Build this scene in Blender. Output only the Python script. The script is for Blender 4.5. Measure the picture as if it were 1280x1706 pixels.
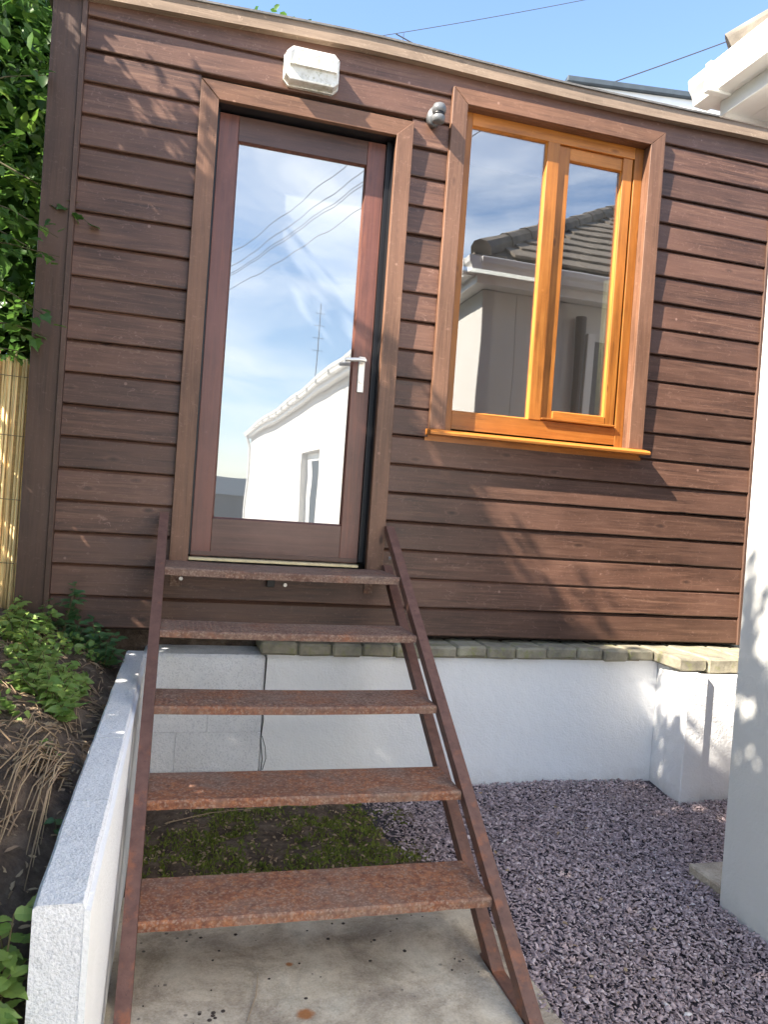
import bpy, bmesh, math, random
import numpy as np
from mathutils import Vector, Matrix, noise
random.seed(7); rng = np.random.default_rng(7)
for o in list(bpy.data.objects): bpy.data.objects.remove(o)
S = bpy.context.scene
COL = S.collection

# ------------------------------------------------------------------ camera
yaw, pitch, roll = math.radians(15.24), math.radians(-0.688), math.radians(4.082)
cy, sy, cp, sp = math.cos(yaw), math.sin(yaw), math.cos(pitch), math.sin(pitch)
f = Vector((sy*cp, cy*cp, sp)); r = Vector((cy, -sy, 0)); u = r.cross(f)
R_ = r*math.cos(roll) + u*math.sin(roll); U_ = -r*math.sin(roll) + u*math.cos(roll)
cam = bpy.data.cameras.new('camera'); co = bpy.data.objects.new('camera', cam); COL.objects.link(co)
M = Matrix((R_, U_, -f)).transposed().to_4x4(); M.translation = Vector((0.1404, -3.5188, 0.6198))
co.matrix_world = M
cam.sensor_fit = 'HORIZONTAL'; cam.sensor_width = 36; cam.lens = 36*1284/1280
cam.clip_start = .02; cam.clip_end = 2000
S.camera = co
# ------------------------------------------------------------------ sun and sky
SUN = Vector((-3.2, -1.14, 3.05)).normalized()
w = bpy.data.worlds.new('World'); S.world = w; w.use_nodes = True
nt = w.node_tree; nt.nodes.clear()
sky = nt.nodes.new('ShaderNodeTexSky'); sky.sky_type = 'NISHITA'; sky.sun_disc = False
sky.sun_elevation = math.asin(SUN.z); sky.sun_rotation = math.atan2(SUN.x, SUN.y)
sky.altitude = 50; sky.air_density = 1.0; sky.dust_density = 0.6; sky.ozone_density = 2.6
bg = nt.nodes.new('ShaderNodeBackground'); bg.inputs[1].default_value = 0.115
out = nt.nodes.new('ShaderNodeOutputWorld')
tc = nt.nodes.new('ShaderNodeTexCoord'); mp = nt.nodes.new('ShaderNodeMapping'); mp.inputs['Scale'].default_value = (1.0, 1.6, 3.4)
mp.inputs['Rotation'].default_value = (0.15, 0.2, 0.6)
ns = nt.nodes.new('ShaderNodeTexNoise'); ns.inputs['Scale'].default_value = 2.3; ns.inputs['Detail'].default_value = 9
ns.inputs['Roughness'].default_value = .58; ns.inputs['Distortion'].default_value = .5
rp = nt.nodes.new('ShaderNodeValToRGB'); rp.color_ramp.elements[0].position = .44; rp.color_ramp.elements[1].position = .72
# high cloud thickens towards the half of the sky behind the camera (south), the north half is clear
sep = nt.nodes.new('ShaderNodeSeparateXYZ')
mr = nt.nodes.new('ShaderNodeMapRange'); mr.inputs[1].default_value = .25; mr.inputs[2].default_value = -.45
mr.inputs[3].default_value = 0.0; mr.inputs[4].default_value = .85
mu = nt.nodes.new('ShaderNodeMath'); mu.operation = 'MULTIPLY'
mx = nt.nodes.new('ShaderNodeMixRGB'); mx.inputs[2].default_value = (6.6, 6.9, 7.2, 1)
L = nt.links.new
L(tc.outputs['Generated'], mp.inputs[0]); L(mp.outputs[0], ns.inputs['Vector']); L(ns.outputs[0], rp.inputs[0])
L(tc.outputs['Generated'], sep.inputs[0]); L(sep.outputs[1], mr.inputs[0]); L(mr.outputs[0], mu.inputs[0]); L(rp.outputs[0], mu.inputs[1])
L(mu.outputs[0], mx.inputs[0]); L(sky.outputs[0], mx.inputs[1]); L(mx.outputs[0], bg.inputs[0]); L(bg.outputs[0], out.inputs[0])
sl = bpy.data.lights.new('sun', 'SUN'); sl.energy = 5.0; sl.angle = math.radians(.53); sl.color = (1, .91, .78)
so = bpy.data.objects.new('sun', sl); COL.objects.link(so); so.rotation_euler = SUN.to_track_quat('Z', 'Y').to_euler()
so.location = (-6, -6, 8)
S.view_settings.view_transform = 'Standard'; S.view_settings.look = 'None'; S.view_settings.gamma = 1
S.view_settings.use_curve_mapping = False
S.view_settings.exposure = 1.86
S.render.engine = 'CYCLES'
S.cycles.max_bounces = 8; S.cycles.transparent_max_bounces = 8

# ------------------------------------------------------------------ materials
def mat(name):
    m = bpy.data.materials.new(name); m.use_nodes = True
    return m, m.node_tree, m.node_tree.nodes['Principled BSDF']
def node(nt, t, **k):
    n = nt.nodes.new(t)
    for a, b in k.items():
        if a in n.inputs: n.inputs[a].default_value = b
        else: setattr(n, a, b)
    return n
def ramp(nt, fac, stops):
    n = nt.nodes.new('ShaderNodeValToRGB'); e = n.color_ramp.elements
    e[0].position, e[0].color = stops[0][0], (*stops[0][1], 1); e[1].position, e[1].color = stops[-1][0], (*stops[-1][1], 1)
    for p_, c in stops[1:-1]:
        x = e.new(p_); x.color = (*c, 1)
    nt.links.new(fac, n.inputs[0]); return n.outputs[0]
def mixc(nt, fac, a, b, mode='MIX'):
    n = nt.nodes.new('ShaderNodeMixRGB'); n.blend_type = mode
    for i, v in ((0, fac), (1, a), (2, b)):
        if hasattr(v, 'links'): nt.links.new(v, n.inputs[i])
        elif isinstance(v, (int, float)): n.inputs[i].default_value = v
        else: n.inputs[i].default_value = (*v, 1)
    return n.outputs[0]
def coords(nt, scale=(1, 1, 1), rnd=True, rot=(0, 0, 0)):
    t = nt.nodes.new('ShaderNodeTexCoord'); m = nt.nodes.new('ShaderNodeMapping'); m.inputs['Scale'].default_value = scale
    m.inputs['Rotation'].default_value = rot
    nt.links.new(t.outputs['Object'], m.inputs[0])
    if rnd:
        oi = nt.nodes.new('ShaderNodeObjectInfo'); q = nt.nodes.new('ShaderNodeMath'); q.operation = 'MULTIPLY'; q.inputs[1].default_value = 57.
        nt.links.new(oi.outputs['Random'], q.inputs[0])
        c = nt.nodes.new('ShaderNodeCombineXYZ')
        for i in range(3): nt.links.new(q.outputs[0], c.inputs[i])
        nt.links.new(c.outputs[0], m.inputs['Location'])
    return m.outputs[0]
def tex(nt, vec, scale, detail=4, rough=.55, dist=0):
    n = nt.nodes.new('ShaderNodeTexNoise'); n.inputs['Scale'].default_value = scale; n.inputs['Detail'].default_value = detail
    n.inputs['Roughness'].default_value = rough; n.inputs['Distortion'].default_value = dist
    nt.links.new(vec, n.inputs['Vector']); return n.outputs[0]
def voro(nt, vec, scale, feat='F1', o='Distance'):
    n = nt.nodes.new('ShaderNodeTexVoronoi'); n.feature = feat; n.inputs['Scale'].default_value = scale
    nt.links.new(vec, n.inputs['Vector']); return n.outputs[o]
def bump(nt, bs, h, strength=.5, dist=.003, prev=None):
    b = nt.nodes.new('ShaderNodeBump'); b.inputs['Strength'].default_value = strength; b.inputs['Distance'].default_value = dist
    nt.links.new(h, b.inputs['Height'])
    if prev is not None: nt.links.new(prev, b.inputs['Normal'])
    nt.links.new(b.outputs[0], bs.inputs['Normal']); return b.outputs[0]
def wood(name, dark, mid, light, axis='x', rough=.5, scuff=.35, gr=1.0, spec=.5):
    m, n, b = mat(name)
    sc = dict(x=(1.3, 30, 30), z=(30, 30, 1.3), y=(30, 1.3, 30))[axis]
    v = coords(n, sc); v2 = coords(n, tuple(1.0 if s < 5 else 6.0 for s in sc)); v3 = coords(n, (1, 1, 1))
    g = tex(n, v, 2.2, 8, .65, .6); g2 = tex(n, v, 9, 3, .5)
    c = ramp(n, g, [(.3, dark), (.52, mid), (.75, light)])
    blot = tex(n, v2, 2.5, 5, .6)
    c = mixc(n, ramp(n, blot, [(.42, (0, 0, 0)), (.72, (1, 1, 1))]), c, tuple(x*1.35 for x in mid))
    # knots
    k = voro(n, coords(n, tuple(2.2 if s < 5 else 5.5 for s in sc)), 1.6)
    kf = ramp(n, k, [(.03, (1, 1, 1)), (.10, (0, 0, 0))])
    kk = nt_mul(n, kf, .85)
    c = mixc(n, kk, c, tuple(x*.55 for x in dark))
    ring = ramp(n, k, [(.09, (0, 0, 0)), (.12, (1, 1, 1)), (.16, (0, 0, 0))]); c = mixc(n, nt_mul(n, ring, .25), c, light)
    big = tex(n, coords(n, (1, 1, 1)), 1.7, 5, .6)
    c = mixc(n, nt_mul(n, ramp(n, big, [(.42, (0, 0, 0)), (.62, (1, 1, 1))]), .42), c, tuple(x*1.9+.01 for x in mid))
    sp = voro(n, coords(n, (1, 1, 1)), 7.)
    c = mixc(n, nt_mul(n, ramp(n, sp, [(.035, (1, 1, 1)), (.055, (0, 0, 0))]), scuff), c, tuple(min(1, x*3+.08) for x in mid))
    # scuffs: pale scratches
    s_ = tex(n, coords(n, (9, 9, 14), True, (0, .6, 0)), 3.5, 7, .75, 1.5)
    sf = ramp(n, s_, [(.57, (0, 0, 0)), (.66, (1, 1, 1))])
    c = mixc(n, nt_mul(n, sf, scuff), c, tuple(min(1, x*2.3+.05) for x in mid))
    oi = n.nodes.new('ShaderNodeObjectInfo'); hv = n.nodes.new('ShaderNodeHueSaturation')
    q = n.nodes.new('ShaderNodeMapRange'); q.inputs[3].default_value = .72; q.inputs[4].default_value = 1.38
    n.links.new(oi.outputs['Random'], q.inputs[0]); n.links.new(q.outputs[0], hv.inputs['Value']); n.links.new(c, hv.inputs['Color'])
    n.links.new(hv.outputs[0], b.inputs['Base Color'])
    rr = n.nodes.new('ShaderNodeMapRange'); rr.inputs[3].default_value = rough-.1; rr.inputs[4].default_value = rough+.15
    n.links.new(g, rr.inputs[0]); n.links.new(rr.outputs[0], b.inputs['Roughness'])
    b.inputs['Specular IOR Level'].default_value = spec
    pv = bump(n, b, g, .45*gr, .0025); pv = bump(n, b, g2, .25*gr, .0008, pv); bump(n, b, blot, .35*gr, .004, pv)
    return m
def nt_mul(nt, a, k):
    q = nt.nodes.new('ShaderNodeMath'); q.operation = 'MULTIPLY'; nt.links.new(a, q.inputs[0])
    if hasattr(k, 'links'): nt.links.new(k, q.inputs[1])
    else: q.inputs[1].default_value = k
    return q.outputs[0]
M_BOARD = wood('stained_board', (.032, .0155, .0105), (.088, .0425, .0275), (.205, .112, .073), 'x', .47, .55, 1.3)
M_CORNER = wood('stained_upright', (.048, .026, .018), (.078, .042, .029), (.125, .070, .048), 'z', .55)
M_TRIMX = wood('trim_wood_level', (.058, .027, .014), (.115, .054, .029), (.20, .105, .060), 'x', .5, .4, 1.3)
M_TRIMZ = wood('trim_wood_upright', (.058, .028, .016), (.115, .056, .032), (.20, .108, .065), 'z', .5, .4, 1.3)
M_FASC = wood('weathered_fascia', (.11, .075, .05), (.21, .15, .105), (.33, .245, .18), 'x', .75, .5)
M_WINX = wood('varnished_oak_level', (.13, .042, .008), (.31, .108, .016), (.44, .185, .034), 'x', .36, .12, .9)
M_WINZ = wood('varnished_oak_upright', (.13, .042, .008), (.31, .108, .016), (.44, .185, .034), 'z', .36, .12, .9)
M_DOORZ = wood('door_stain_upright', (.058, .023, .018), (.100, .038, .027), (.20, .072, .040), 'z', .33, .12, .6)
M_DOORX = wood('door_stain_level', (.052, .026, .020), (.086, .043, .032), (.14, .072, .052), 'x', .38, .15, .6)
def plain(name, c, rough=.5, metal=0, spec=.5, ns=0., nscale=8, bmp=0, bscale=60):
    m, n, b = mat(name); b.inputs['Roughness'].default_value = rough; b.inputs['Metallic'].default_value = metal
    b.inputs['Specular IOR Level'].default_value = spec
    v = coords(n, (1, 1, 1), False)
    if ns: c2 = ramp(n, tex(n, v, nscale, 6, .6), [(.3, tuple(x*(1-ns) for x in c)), (.7, tuple(min(1, x*(1+ns)) for x in c))]); n.links.new(c2, b.inputs['Base Color'])
    else: b.inputs['Base Color'].default_value = (*c, 1)
    if bmp: bump(n, b, tex(n, v, bscale, 4, .6), bmp, .004)
    return m
M_BLACK = plain('black_seal', (.008, .008, .010), .45)
M_WHITEP = plain('white_upvc', (.78, .77, .74), .35, ns=.05)
M_DARKCAP = plain('dark_capping', (.045, .06, .075), .6, ns=.2)
M_BRASS = plain('brass_strip', (.72, .60, .36), .35, .3, ns=.15, nscale=30)
M_STEEL = plain('handle_steel', (.80, .76, .70), .3, .5, ns=.08, nscale=60)
M_GREY = plain('sensor_plastic', (.14, .145, .15), .35, ns=.1)
M_CABLE = plain('cable', (.05, .05, .055), .6)
M_INT = plain('interior_board', (.35, .33, .31), .8)
M_BLIND = plain('blind_fabric', (.62, .56, .62), .8)
M_CURT = plain('yellow_curtain', (.75, .68, .38), .8, ns=.25, nscale=40)
M_RTILE = plain('roof_tile', (.17, .145, .115), .9, ns=.45, nscale=7, bmp=.5)
M_FARROOF = plain('far_roof', (.10, .10, .10), .85, ns=.3, nscale=2)
M_CHROME = plain('bolt_steel', (.5, .48, .45), .35, .8)
def stucco(name, c, speck=0., bs=.8, scale=140, stain=.15, dist=.004):
    m, n, b = mat(name); v = coords(n, (1, 1, 1), False); b.inputs['Roughness'].default_value = .88
    a = tex(n, v, 3, 6, .6)
    col = ramp(n, a, [(.3, tuple(x*(1-stain) for x in c)), (.65, c)])
    if speck:
        k = voro(n, v, scale*1.5, 'F1', 'Color'); g = n.nodes.new('ShaderNodeRGBToBW'); n.links.new(k, g.inputs[0])
        col = mixc(n, nt_mul(n, ramp(n, g.outputs[0], [(.22, (1, 1, 1)), (.34, (0, 0, 0))]), speck), col, (.22, .24, .29))
    # green/brown wash where rain splashes, low down and under the coping
    d = tex(n, coords(n, (3, 3, 1.0), False), 2.2, 8, .7)
    col = mixc(n, nt_mul(n, ramp(n, d, [(.56, (0, 0, 0)), (.8, (1, 1, 1))]), .14), col, (.45, .45, .40))
    geo = n.nodes.new('ShaderNodeNewGeometry'); sx = n.nodes.new('ShaderNodeSeparateXYZ'); n.links.new(geo.outputs['Position'], sx.inputs[0])
    sb = n.nodes.new('ShaderNodeMath'); sb.operation = 'MULTIPLY_ADD'; n.links.new(tex(n, v, 9, 6, .7), sb.inputs[0]); sb.inputs[1].default_value = .22; n.links.new(sx.outputs[2], sb.inputs[2])
    spl = n.nodes.new('ShaderNodeMapRange'); spl.inputs[1].default_value = -.52; spl.inputs[2].default_value = -.64; n.links.new(sb.outputs[0], spl.inputs[0])
    col = mixc(n, nt_mul(n, spl.outputs[0], .40), col, (.42, .38, .33))     # mud splashed up from the gravel
    n.links.new(col, b.inputs['Base Color'])
    h = tex(n, v, scale, 3, .6); h2 = tex(n, v, scale*.22, 4, .6)
    p = bump(n, b, h, bs, dist); bump(n, b, h2, bs*.5, dist*2.5, p)
    return m
M_STUCCO = stucco('white_stucco', (.90, .90, .90), 0, .7, 110, .06)
M_BLOCKW = stucco('painted_block', (.90, .90, .92), .26, .9, 170)
M_BLOCKR = stucco('painted_block_rough', (.88, .88, .89), .22, 1.0, 120, .2)
M_HOUSEW = stucco('house_render', (.66, .65, .62), 0, .35, 90, .06)
def rust():
    m, n, b = mat('rusty_steel'); v = coords(n, (1, 1, 1), False)
    a = tex(n, v, 9, 8, .65, .4); fine = tex(n, v, 150, 4, .7)
    geo = n.nodes.new('ShaderNodeNewGeometry'); sx = n.nodes.new('ShaderNodeSeparateXYZ'); n.links.new(geo.outputs['Position'], sx.inputs[0])
    low = n.nodes.new('ShaderNodeMapRange'); low.inputs[1].default_value = .2; low.inputs[2].default_value = -.55   # wear grows towards the lower treads
    n.links.new(sx.outputs[2], low.inputs[0])
    paint = ramp(n, tex(n, v, 60, 6, .7), [(.3, (.10, .048, .036)), (.5, (.19, .105, .075)), (.7, (.30, .19, .14))])
    rst = ramp(n, tex(n, v, 55, 6, .7), [(.28, (.10, .034, .022)), (.5, (.25, .095, .048)), (.66, (.42, .175, .075)), (.8, (.42, .25, .15))])
    add = n.nodes.new('ShaderNodeMath'); add.operation = 'MULTIPLY_ADD'; n.links.new(low.outputs[0], add.inputs[0]); add.inputs[1].default_value = .27; n.links.new(a, add.inputs[2])
    c = mixc(n, ramp(n, add.outputs[0], [(.54, (0, 0, 0)), (.74, (1, 1, 1))]), paint, rst)
    pt = tex(n, coords(n, (1, 2.2, 2.2), True), 3.2, 6, .6, .8)
    c = mixc(n, nt_mul(n, ramp(n, pt, [(.50, (0, 0, 0)), (.66, (1, 1, 1))]), .65), c, ramp(n, tex(n, v, 80, 4, .7), [(.3, (.13, .085, .065)), (.7, (.32, .23, .18))]))
    c = mixc(n, nt_mul(n, ramp(n, pt, [(.30, (1, 1, 1)), (.42, (0, 0, 0))]), .6), c, (.10, .036, .022))
    g = n.nodes.new('ShaderNodeRGBToBW'); n.links.new(voro(n, v, 170, 'F1', 'Color'), g.inputs[0])
    c = mixc(n, nt_mul(n, ramp(n, g.outputs[0], [(.62, (0, 0, 0)), (.78, (1, 1, 1))]), .5), c, (.38, .27, .20))
    c = mixc(n, nt_mul(n, ramp(n, tex(n, v, 26, 4, .7), [(.6, (0, 0, 0)), (.7, (1, 1, 1))]), .55), c, (.05, .022, .018))
    n.links.new(c, b.inputs['Base Color']); b.inputs['Roughness'].default_value = .72
    p = bump(n, b, fine, .8, .002); bump(n, b, a, .4, .006, p)
    return m
M_RUST = rust()
def rail_paint():
    m, n, b = mat('worn_brown_paint'); v = coords(n, (1, 1, 1), False)
    geo = n.nodes.new('ShaderNodeNewGeometry'); sx = n.nodes.new('ShaderNodeSeparateXYZ'); n.links.new(geo.outputs['Position'], sx.inputs[0])
    c = ramp(n, tex(n, v, 30, 5, .6), [(.3, (.11, .052, .040)), (.7, (.175, .088, .066))])
    low = n.nodes.new('ShaderNodeMapRange'); low.inputs[1].default_value = .1; low.inputs[2].default_value = -.6; n.links.new(sx.outputs[2], low.inputs[0])
    add = n.nodes.new('ShaderNodeMath'); add.operation = 'MULTIPLY_ADD'; n.links.new(low.outputs[0], add.inputs[0]); add.inputs[1].default_value = .10; n.links.new(tex(n, v, 18, 7, .7), add.inputs[2])
    c = mixc(n, ramp(n, add.outputs[0], [(.60, (0, 0, 0)), (.72, (.8, .8, .8))]), c, (.27, .10, .05))
    c = mixc(n, nt_mul(n, ramp(n, tex(n, v, 70, 4, .7), [(.58, (0, 0, 0)), (.7, (1, 1, 1))]), .5), c, (.06, .027, .022))
    n.links.new(c, b.inputs['Base Color']); b.inputs['Roughness'].default_value = .6
    bump(n, b, tex(n, v, 130, 4, .7), .5, .0015); return m
M_RAIL = rail_paint()
def concrete():
    m, n, b = mat('stained_concrete'); v = coords(n, (1, 1, 1), False)
    a = tex(n, v, 4.5, 9, .70, .3)
    c = ramp(n, a, [(.34, (.26, .195, .13)), (.44, (.46, .37, .265)), (.53, (.68, .575, .43)), (.66, (.84, .75, .60))])
    c = mixc(n, nt_mul(n, ramp(n, tex(n, v, 7, 6, .7), [(.5, (0, 0, 0)), (.7, (1, 1, 1))]), .6), c, (.30, .25, .165))
    f_ = tex(n, v, 160, 4, .7); c = mixc(n, .30, c, ramp(n, f_, [(.3, (.08, .075, .07)), (.7, (.6, .57, .52))]))
    # dark lichen pits
    k = voro(n, v, 26); kz = tex(n, v, 5, 3, .5)
    pit = nt_mul(n, ramp(n, k, [(.10, (1, 1, 1)), (.17, (0, 0, 0))]), ramp(n, kz, [(.48, (0, 0, 0)), (.6, (1, 1, 1))]))
    c = mixc(n, nt_mul(n, pit, .8), c, (.045, .04, .038))
    # two rust spots dripped from the tread above
    geo = n.nodes.new('ShaderNodeNewGeometry')
    for (x, y, rad) in ((.535, -1.40, .010), (.545, -1.615, .024)):
        vd = n.nodes.new('ShaderNodeVectorMath'); vd.operation = 'DISTANCE'; vd.inputs[1].default_value = (x, y, -.69)
        n.links.new(geo.outputs['Position'], vd.inputs[0])
        wob = n.nodes.new('ShaderNodeMath'); wob.operation = 'MULTIPLY_ADD'; n.links.new(tex(n, v, 40, 3), wob.inputs[0]); wob.inputs[1].default_value = .02; n.links.new(vd.outputs['Value'], wob.inputs[2])
        c = mixc(n, ramp(n, wob.outputs[0], [(rad*.6+.01, (.9, .9, .9)), (rad+.012, (0, 0, 0))]), c, (.36, .13, .03))
    n.links.new(c, b.inputs['Base Color']); b.inputs['Roughness'].default_value = .9
    p = bump(n, b, f_, .7, .003); bump(n, b, a, .7, .02, p)
    return m
M_CONC = concrete()
def mossy_brick():
    m, n, b = mat('mossy_brick'); v = coords(n, (1, 1, 1), True)
    c = ramp(n, tex(n, v, 10, 6, .6), [(.3, (.16, .145, .11)), (.55, (.30, .27, .20)), (.75, (.40, .37, .26))])
    c = mixc(n, ramp(n, tex(n, v, 22, 5, .7), [(.52, (0, 0, 0)), (.66, (.8, .8, .8))]), c, (.24, .24, .10))
    n.links.new(c, b.inputs['Base Color']); b.inputs['Roughness'].default_value = .9
    bump(n, b, tex(n, v, 90, 5, .7), .8, .004); return m
M_SETT = mossy_brick()
def soil():
    m, n, b = mat('soil'); v = coords(n, (1, 1, 1), False)
    c = ramp(n, tex(n, v, 14, 8, .7), [(.3, (.055, .038, .027)), (.5, (.15, .105, .075)), (.7, (.28, .21, .155))])
    c = mixc(n, ramp(n, tex(n, v, 60, 4, .7), [(.6, (0, 0, 0)), (.72, (.6, .6, .6))]), c, (.26, .20, .14))
    n.links.new(c, b.inputs['Base Color']); b.inputs['Roughness'].default_value = .95
    bump(n, b, tex(n, v, 50, 8, .75), 1., .02); return m
M_SOIL = soil()
def leafmat(name, cols, trans=.35, rough=.42):
    m, n, b = mat(name)
    at = n.nodes.new('ShaderNodeAttribute'); at.attribute_name = 'tint'
    oi = n.nodes.new('ShaderNodeObjectInfo'); ad = n.nodes.new('ShaderNodeMath'); ad.operation = 'ADD'
    n.links.new(at.outputs['Fac'], ad.inputs[0]); n.links.new(oi.outputs['Random'], ad.inputs[1])
    fr = n.nodes.new('ShaderNodeMath'); fr.operation = 'FRACT'; n.links.new(ad.outputs[0], fr.inputs[0])
    k = len(cols)
    c = ramp(n, fr.outputs[0], [(i/(k-1), cols[i]) for i in range(k)])
    v = coords(n, (1, 1, 1), False); c = mixc(n, .3, c, ramp(n, tex(n, v, 90, 3), [(.3, tuple(x*.6 for x in cols[0])), (.7, cols[-1])]))
    n.links.new(c, b.inputs['Base Color']); b.inputs['Roughness'].default_value = rough
    tr = n.nodes.new('ShaderNodeBsdfTranslucent'); ms = n.nodes.new('ShaderNodeMixShader'); ms.inputs[0].default_value = trans
    hs = n.nodes.new('ShaderNodeHueSaturation'); hs.inputs['Value'].default_value = 1.7; n.links.new(c, hs.inputs['Color']); n.links.new(hs.outputs[0], tr.inputs[0])
    n.links.new(b.outputs[0], ms.inputs[1]); n.links.new(tr.outputs[0], ms.inputs[2]); n.links.new(ms.outputs[0], n.nodes['Material Output'].inputs[0])
    return m
M_IVY = leafmat('ivy_leaf', [(.03, .08, .014), (.06, .14, .022), (.10, .20, .035), (.045, .11, .02)])
M_HEDGE = leafmat('hedge_leaf', [(.05, .12, .02), (.11, .21, .03), (.19, .30, .045), (.08, .16, .025)])
M_NETTLE = leafmat('weed_leaf', [(.14, .25, .06), (.22, .34, .085), (.32, .42, .12), (.17, .28, .07)], .35)
M_DARKLEAF = leafmat('dark_weed_leaf', [(.05, .12, .045), (.07, .16, .055), (.10, .19, .07)], .25)
M_GRASS = leafmat('moss_grass', [(.10, .16, .02), (.19, .26, .035), (.33, .37, .06), (.15, .13, .05)], .25, .7)
M_STRAW = leafmat('dry_stalk', [(.38, .27, .16), (.50, .38, .24), (.30, .2, .13)], .15, .7)
M_STEM = plain('stem', (.10, .085, .04), .8, ns=.3)
M_REED = wood('reed_cane', (.62, .42, .17), (.84, .62, .30), (.92, .74, .42), 'z', .5, 0., .5)
def slate():
    m, n, b = mat('slate_chip')
    at = n.nodes.new('ShaderNodeAttribute'); at.attribute_name = 'tint'
    c = ramp(n, at.outputs['Fac'], [(0, (.12, .088, .098)), (.3, (.35, .262, .27)), (.6, (.55, .42, .42)), (.85, (.74, .59, .58)), (.97, (.78, .66, .63)), (1, (.88, .84, .8))])
    v = coords(n, (1, 1, 1), False)
    c = mixc(n, .4, c, ramp(n, tex(n, v, 120, 3), [(.3, (.10, .078, .085)), (.7, (.56, .45, .45))]))
    n.links.new(c, b.inputs['Base Color']); b.inputs['Roughness'].default_value = .55
    bump(n, b, tex(n, v, 300, 3), .4, .001)
    return m
M_SLATE = slate()
def glass(name, refl, tint, dark, tr, wob=.0006, ws=5):
    m = bpy.data.materials.new(name); m.use_nodes = True; n = m.node_tree; n.nodes.clear()
    o = n.nodes.new('ShaderNodeOutputMaterial'); g = n.nodes.new('ShaderNodeBsdfGlossy'); g.inputs['Roughness'].default_value = .004
    g.inputs['Color'].default_value = (*tint, 1)
    d = n.nodes.new('ShaderNodeBsdfDiffuse'); d.inputs['Color'].default_value = (*dark, 1)
    t = n.nodes.new('ShaderNodeBsdfTransparent'); t.inputs['Color'].default_value = (.75, .78, .78, 1)
    m1 = n.nodes.new('ShaderNodeMixShader'); m1.inputs[0].default_value = tr; n.links.new(d.outputs[0], m1.inputs[1]); n.links.new(t.outputs[0], m1.inputs[2])
    m2 = n.nodes.new('ShaderNodeMixShader'); m2.inputs[0].default_value = refl; n.links.new(m1.outputs[0], m2.inputs[1]); n.links.new(g.outputs[0], m2.inputs[2])
    b = n.nodes.new('ShaderNodeBump'); b.inputs['Strength'].default_value = 1; b.inputs['Distance'].default_value = wob
    n.links.new(tex(n, coords(n, (1, 1, .45), False), ws, 1, .4), b.inputs['Height']); n.links.new(b.outputs[0], g.inputs['Normal'])
    n.links.new(m2.outputs[0], o.inputs[0]); return m
M_GDOOR = glass('mirrored_door_glass', .37, (.95, .95, .94), (.24, .245, .24), .0, .0006, 5)
M_GWIN = glass('window_glass', .29, (.94, .93, .94), (.10, .095, .085), .80, .0008, 4)
M_LAMPG = None
def lampm():
    m, n, b = mat('grimy_lamp_plastic'); v = coords(n, (1, 1, 1), False)
    c = ramp(n, tex(n, v, 22, 7, .7), [(.3, (.50, .47, .38)), (.5, (.74, .72, .66)), (.7, (.80, .79, .75))])
    c = mixc(n, nt_mul(n, ramp(n, tex(n, v, 48, 5, .7), [(.56, (0, 0, 0)), (.66, (1, 1, 1))]), .6), c, (.30, .27, .12))
    n.links.new(c, b.inputs['Base Color']); b.inputs['Roughness'].default_value = .4; bump(n, b, tex(n, v, 70, 4), .3, .002); return m
M_LAMP = lampm()
M_GROUND = plain('yard_ground', (.34, .32, .30), .9, ns=.3, nscale=.8, bmp=.4, bscale=30)

# ------------------------------------------------------------------ builders
def link(name, me, m=None, parent=None):
    o = bpy.data.objects.new(name, me); COL.objects.link(o)
    if m is not None and len(me.materials) == 0: me.materials.append(m)
    if parent is not None: o.parent = parent
    return o
def tag(o, label=None, cat=None, group=None, kind=None):
    for k, v in (('label', label), ('category', cat), ('group', group), ('kind', kind)):
        if v: o[k] = v
    return o
def thing(name, label, cat, loc=(0, 0, 0), group=None):
    o = bpy.data.objects.new(name, None); COL.objects.link(o); o.location = loc; o.empty_display_size = .1
    return tag(o, label, cat, group)
def bm_to(name, bm, m, parent=None, smooth=False):
    me = bpy.data.meshes.new(name); bmesh.ops.recalc_face_normals(bm, faces=bm.faces[:]); bm.to_mesh(me); bm.free()
    if smooth:
        for p_ in me.polygons: p_.use_smooth = True
    return link(name, me, m, parent)
def box(bm, x0, x1, y0, y1, z0, z1, bev=0):
    b2 = bmesh.new(); v = [b2.verts.new((x, y, z)) for x in (x0, x1) for y in (y0, y1) for z in (z0, z1)]
    for q in ((0, 1, 3, 2), (4, 6, 7, 5), (0, 4, 5, 1), (2, 3, 7, 6), (0, 2, 6, 4), (1, 5, 7, 3)): b2.faces.new([v[i] for i in q])
    if bev: bmesh.ops.bevel(b2, geom=b2.edges[:], offset=bev, segments=1, affect='EDGES')
    t = bpy.data.meshes.new('t'); b2.to_mesh(t); b2.free(); bm.from_mesh(t); bpy.data.meshes.remove(t)
def B(name, m, parent, x0, x1, y0, y1, z0, z1, bev=.0015):
    bm = bmesh.new(); box(bm, x0, x1, y0, y1, z0, z1, bev); return bm_to(name, bm, m, parent)
def prism(name, m, parent, poly, y0, y1, bev=.0015):
    bm = bmesh.new(); a = [bm.verts.new((x, y0, z)) for x, z in poly]; b = [bm.verts.new((x, y1, z)) for x, z in poly]; n = len(poly)
    bm.faces.new(a); bm.faces.new(b[::-1])
    for i in range(n): bm.faces.new((a[i], b[i], b[(i+1) % n], a[(i+1) % n]))
    if bev: bmesh.ops.bevel(bm, geom=bm.edges[:], offset=bev, segments=1, affect='EDGES')
    return bm_to(name, bm, m, parent)
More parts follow.
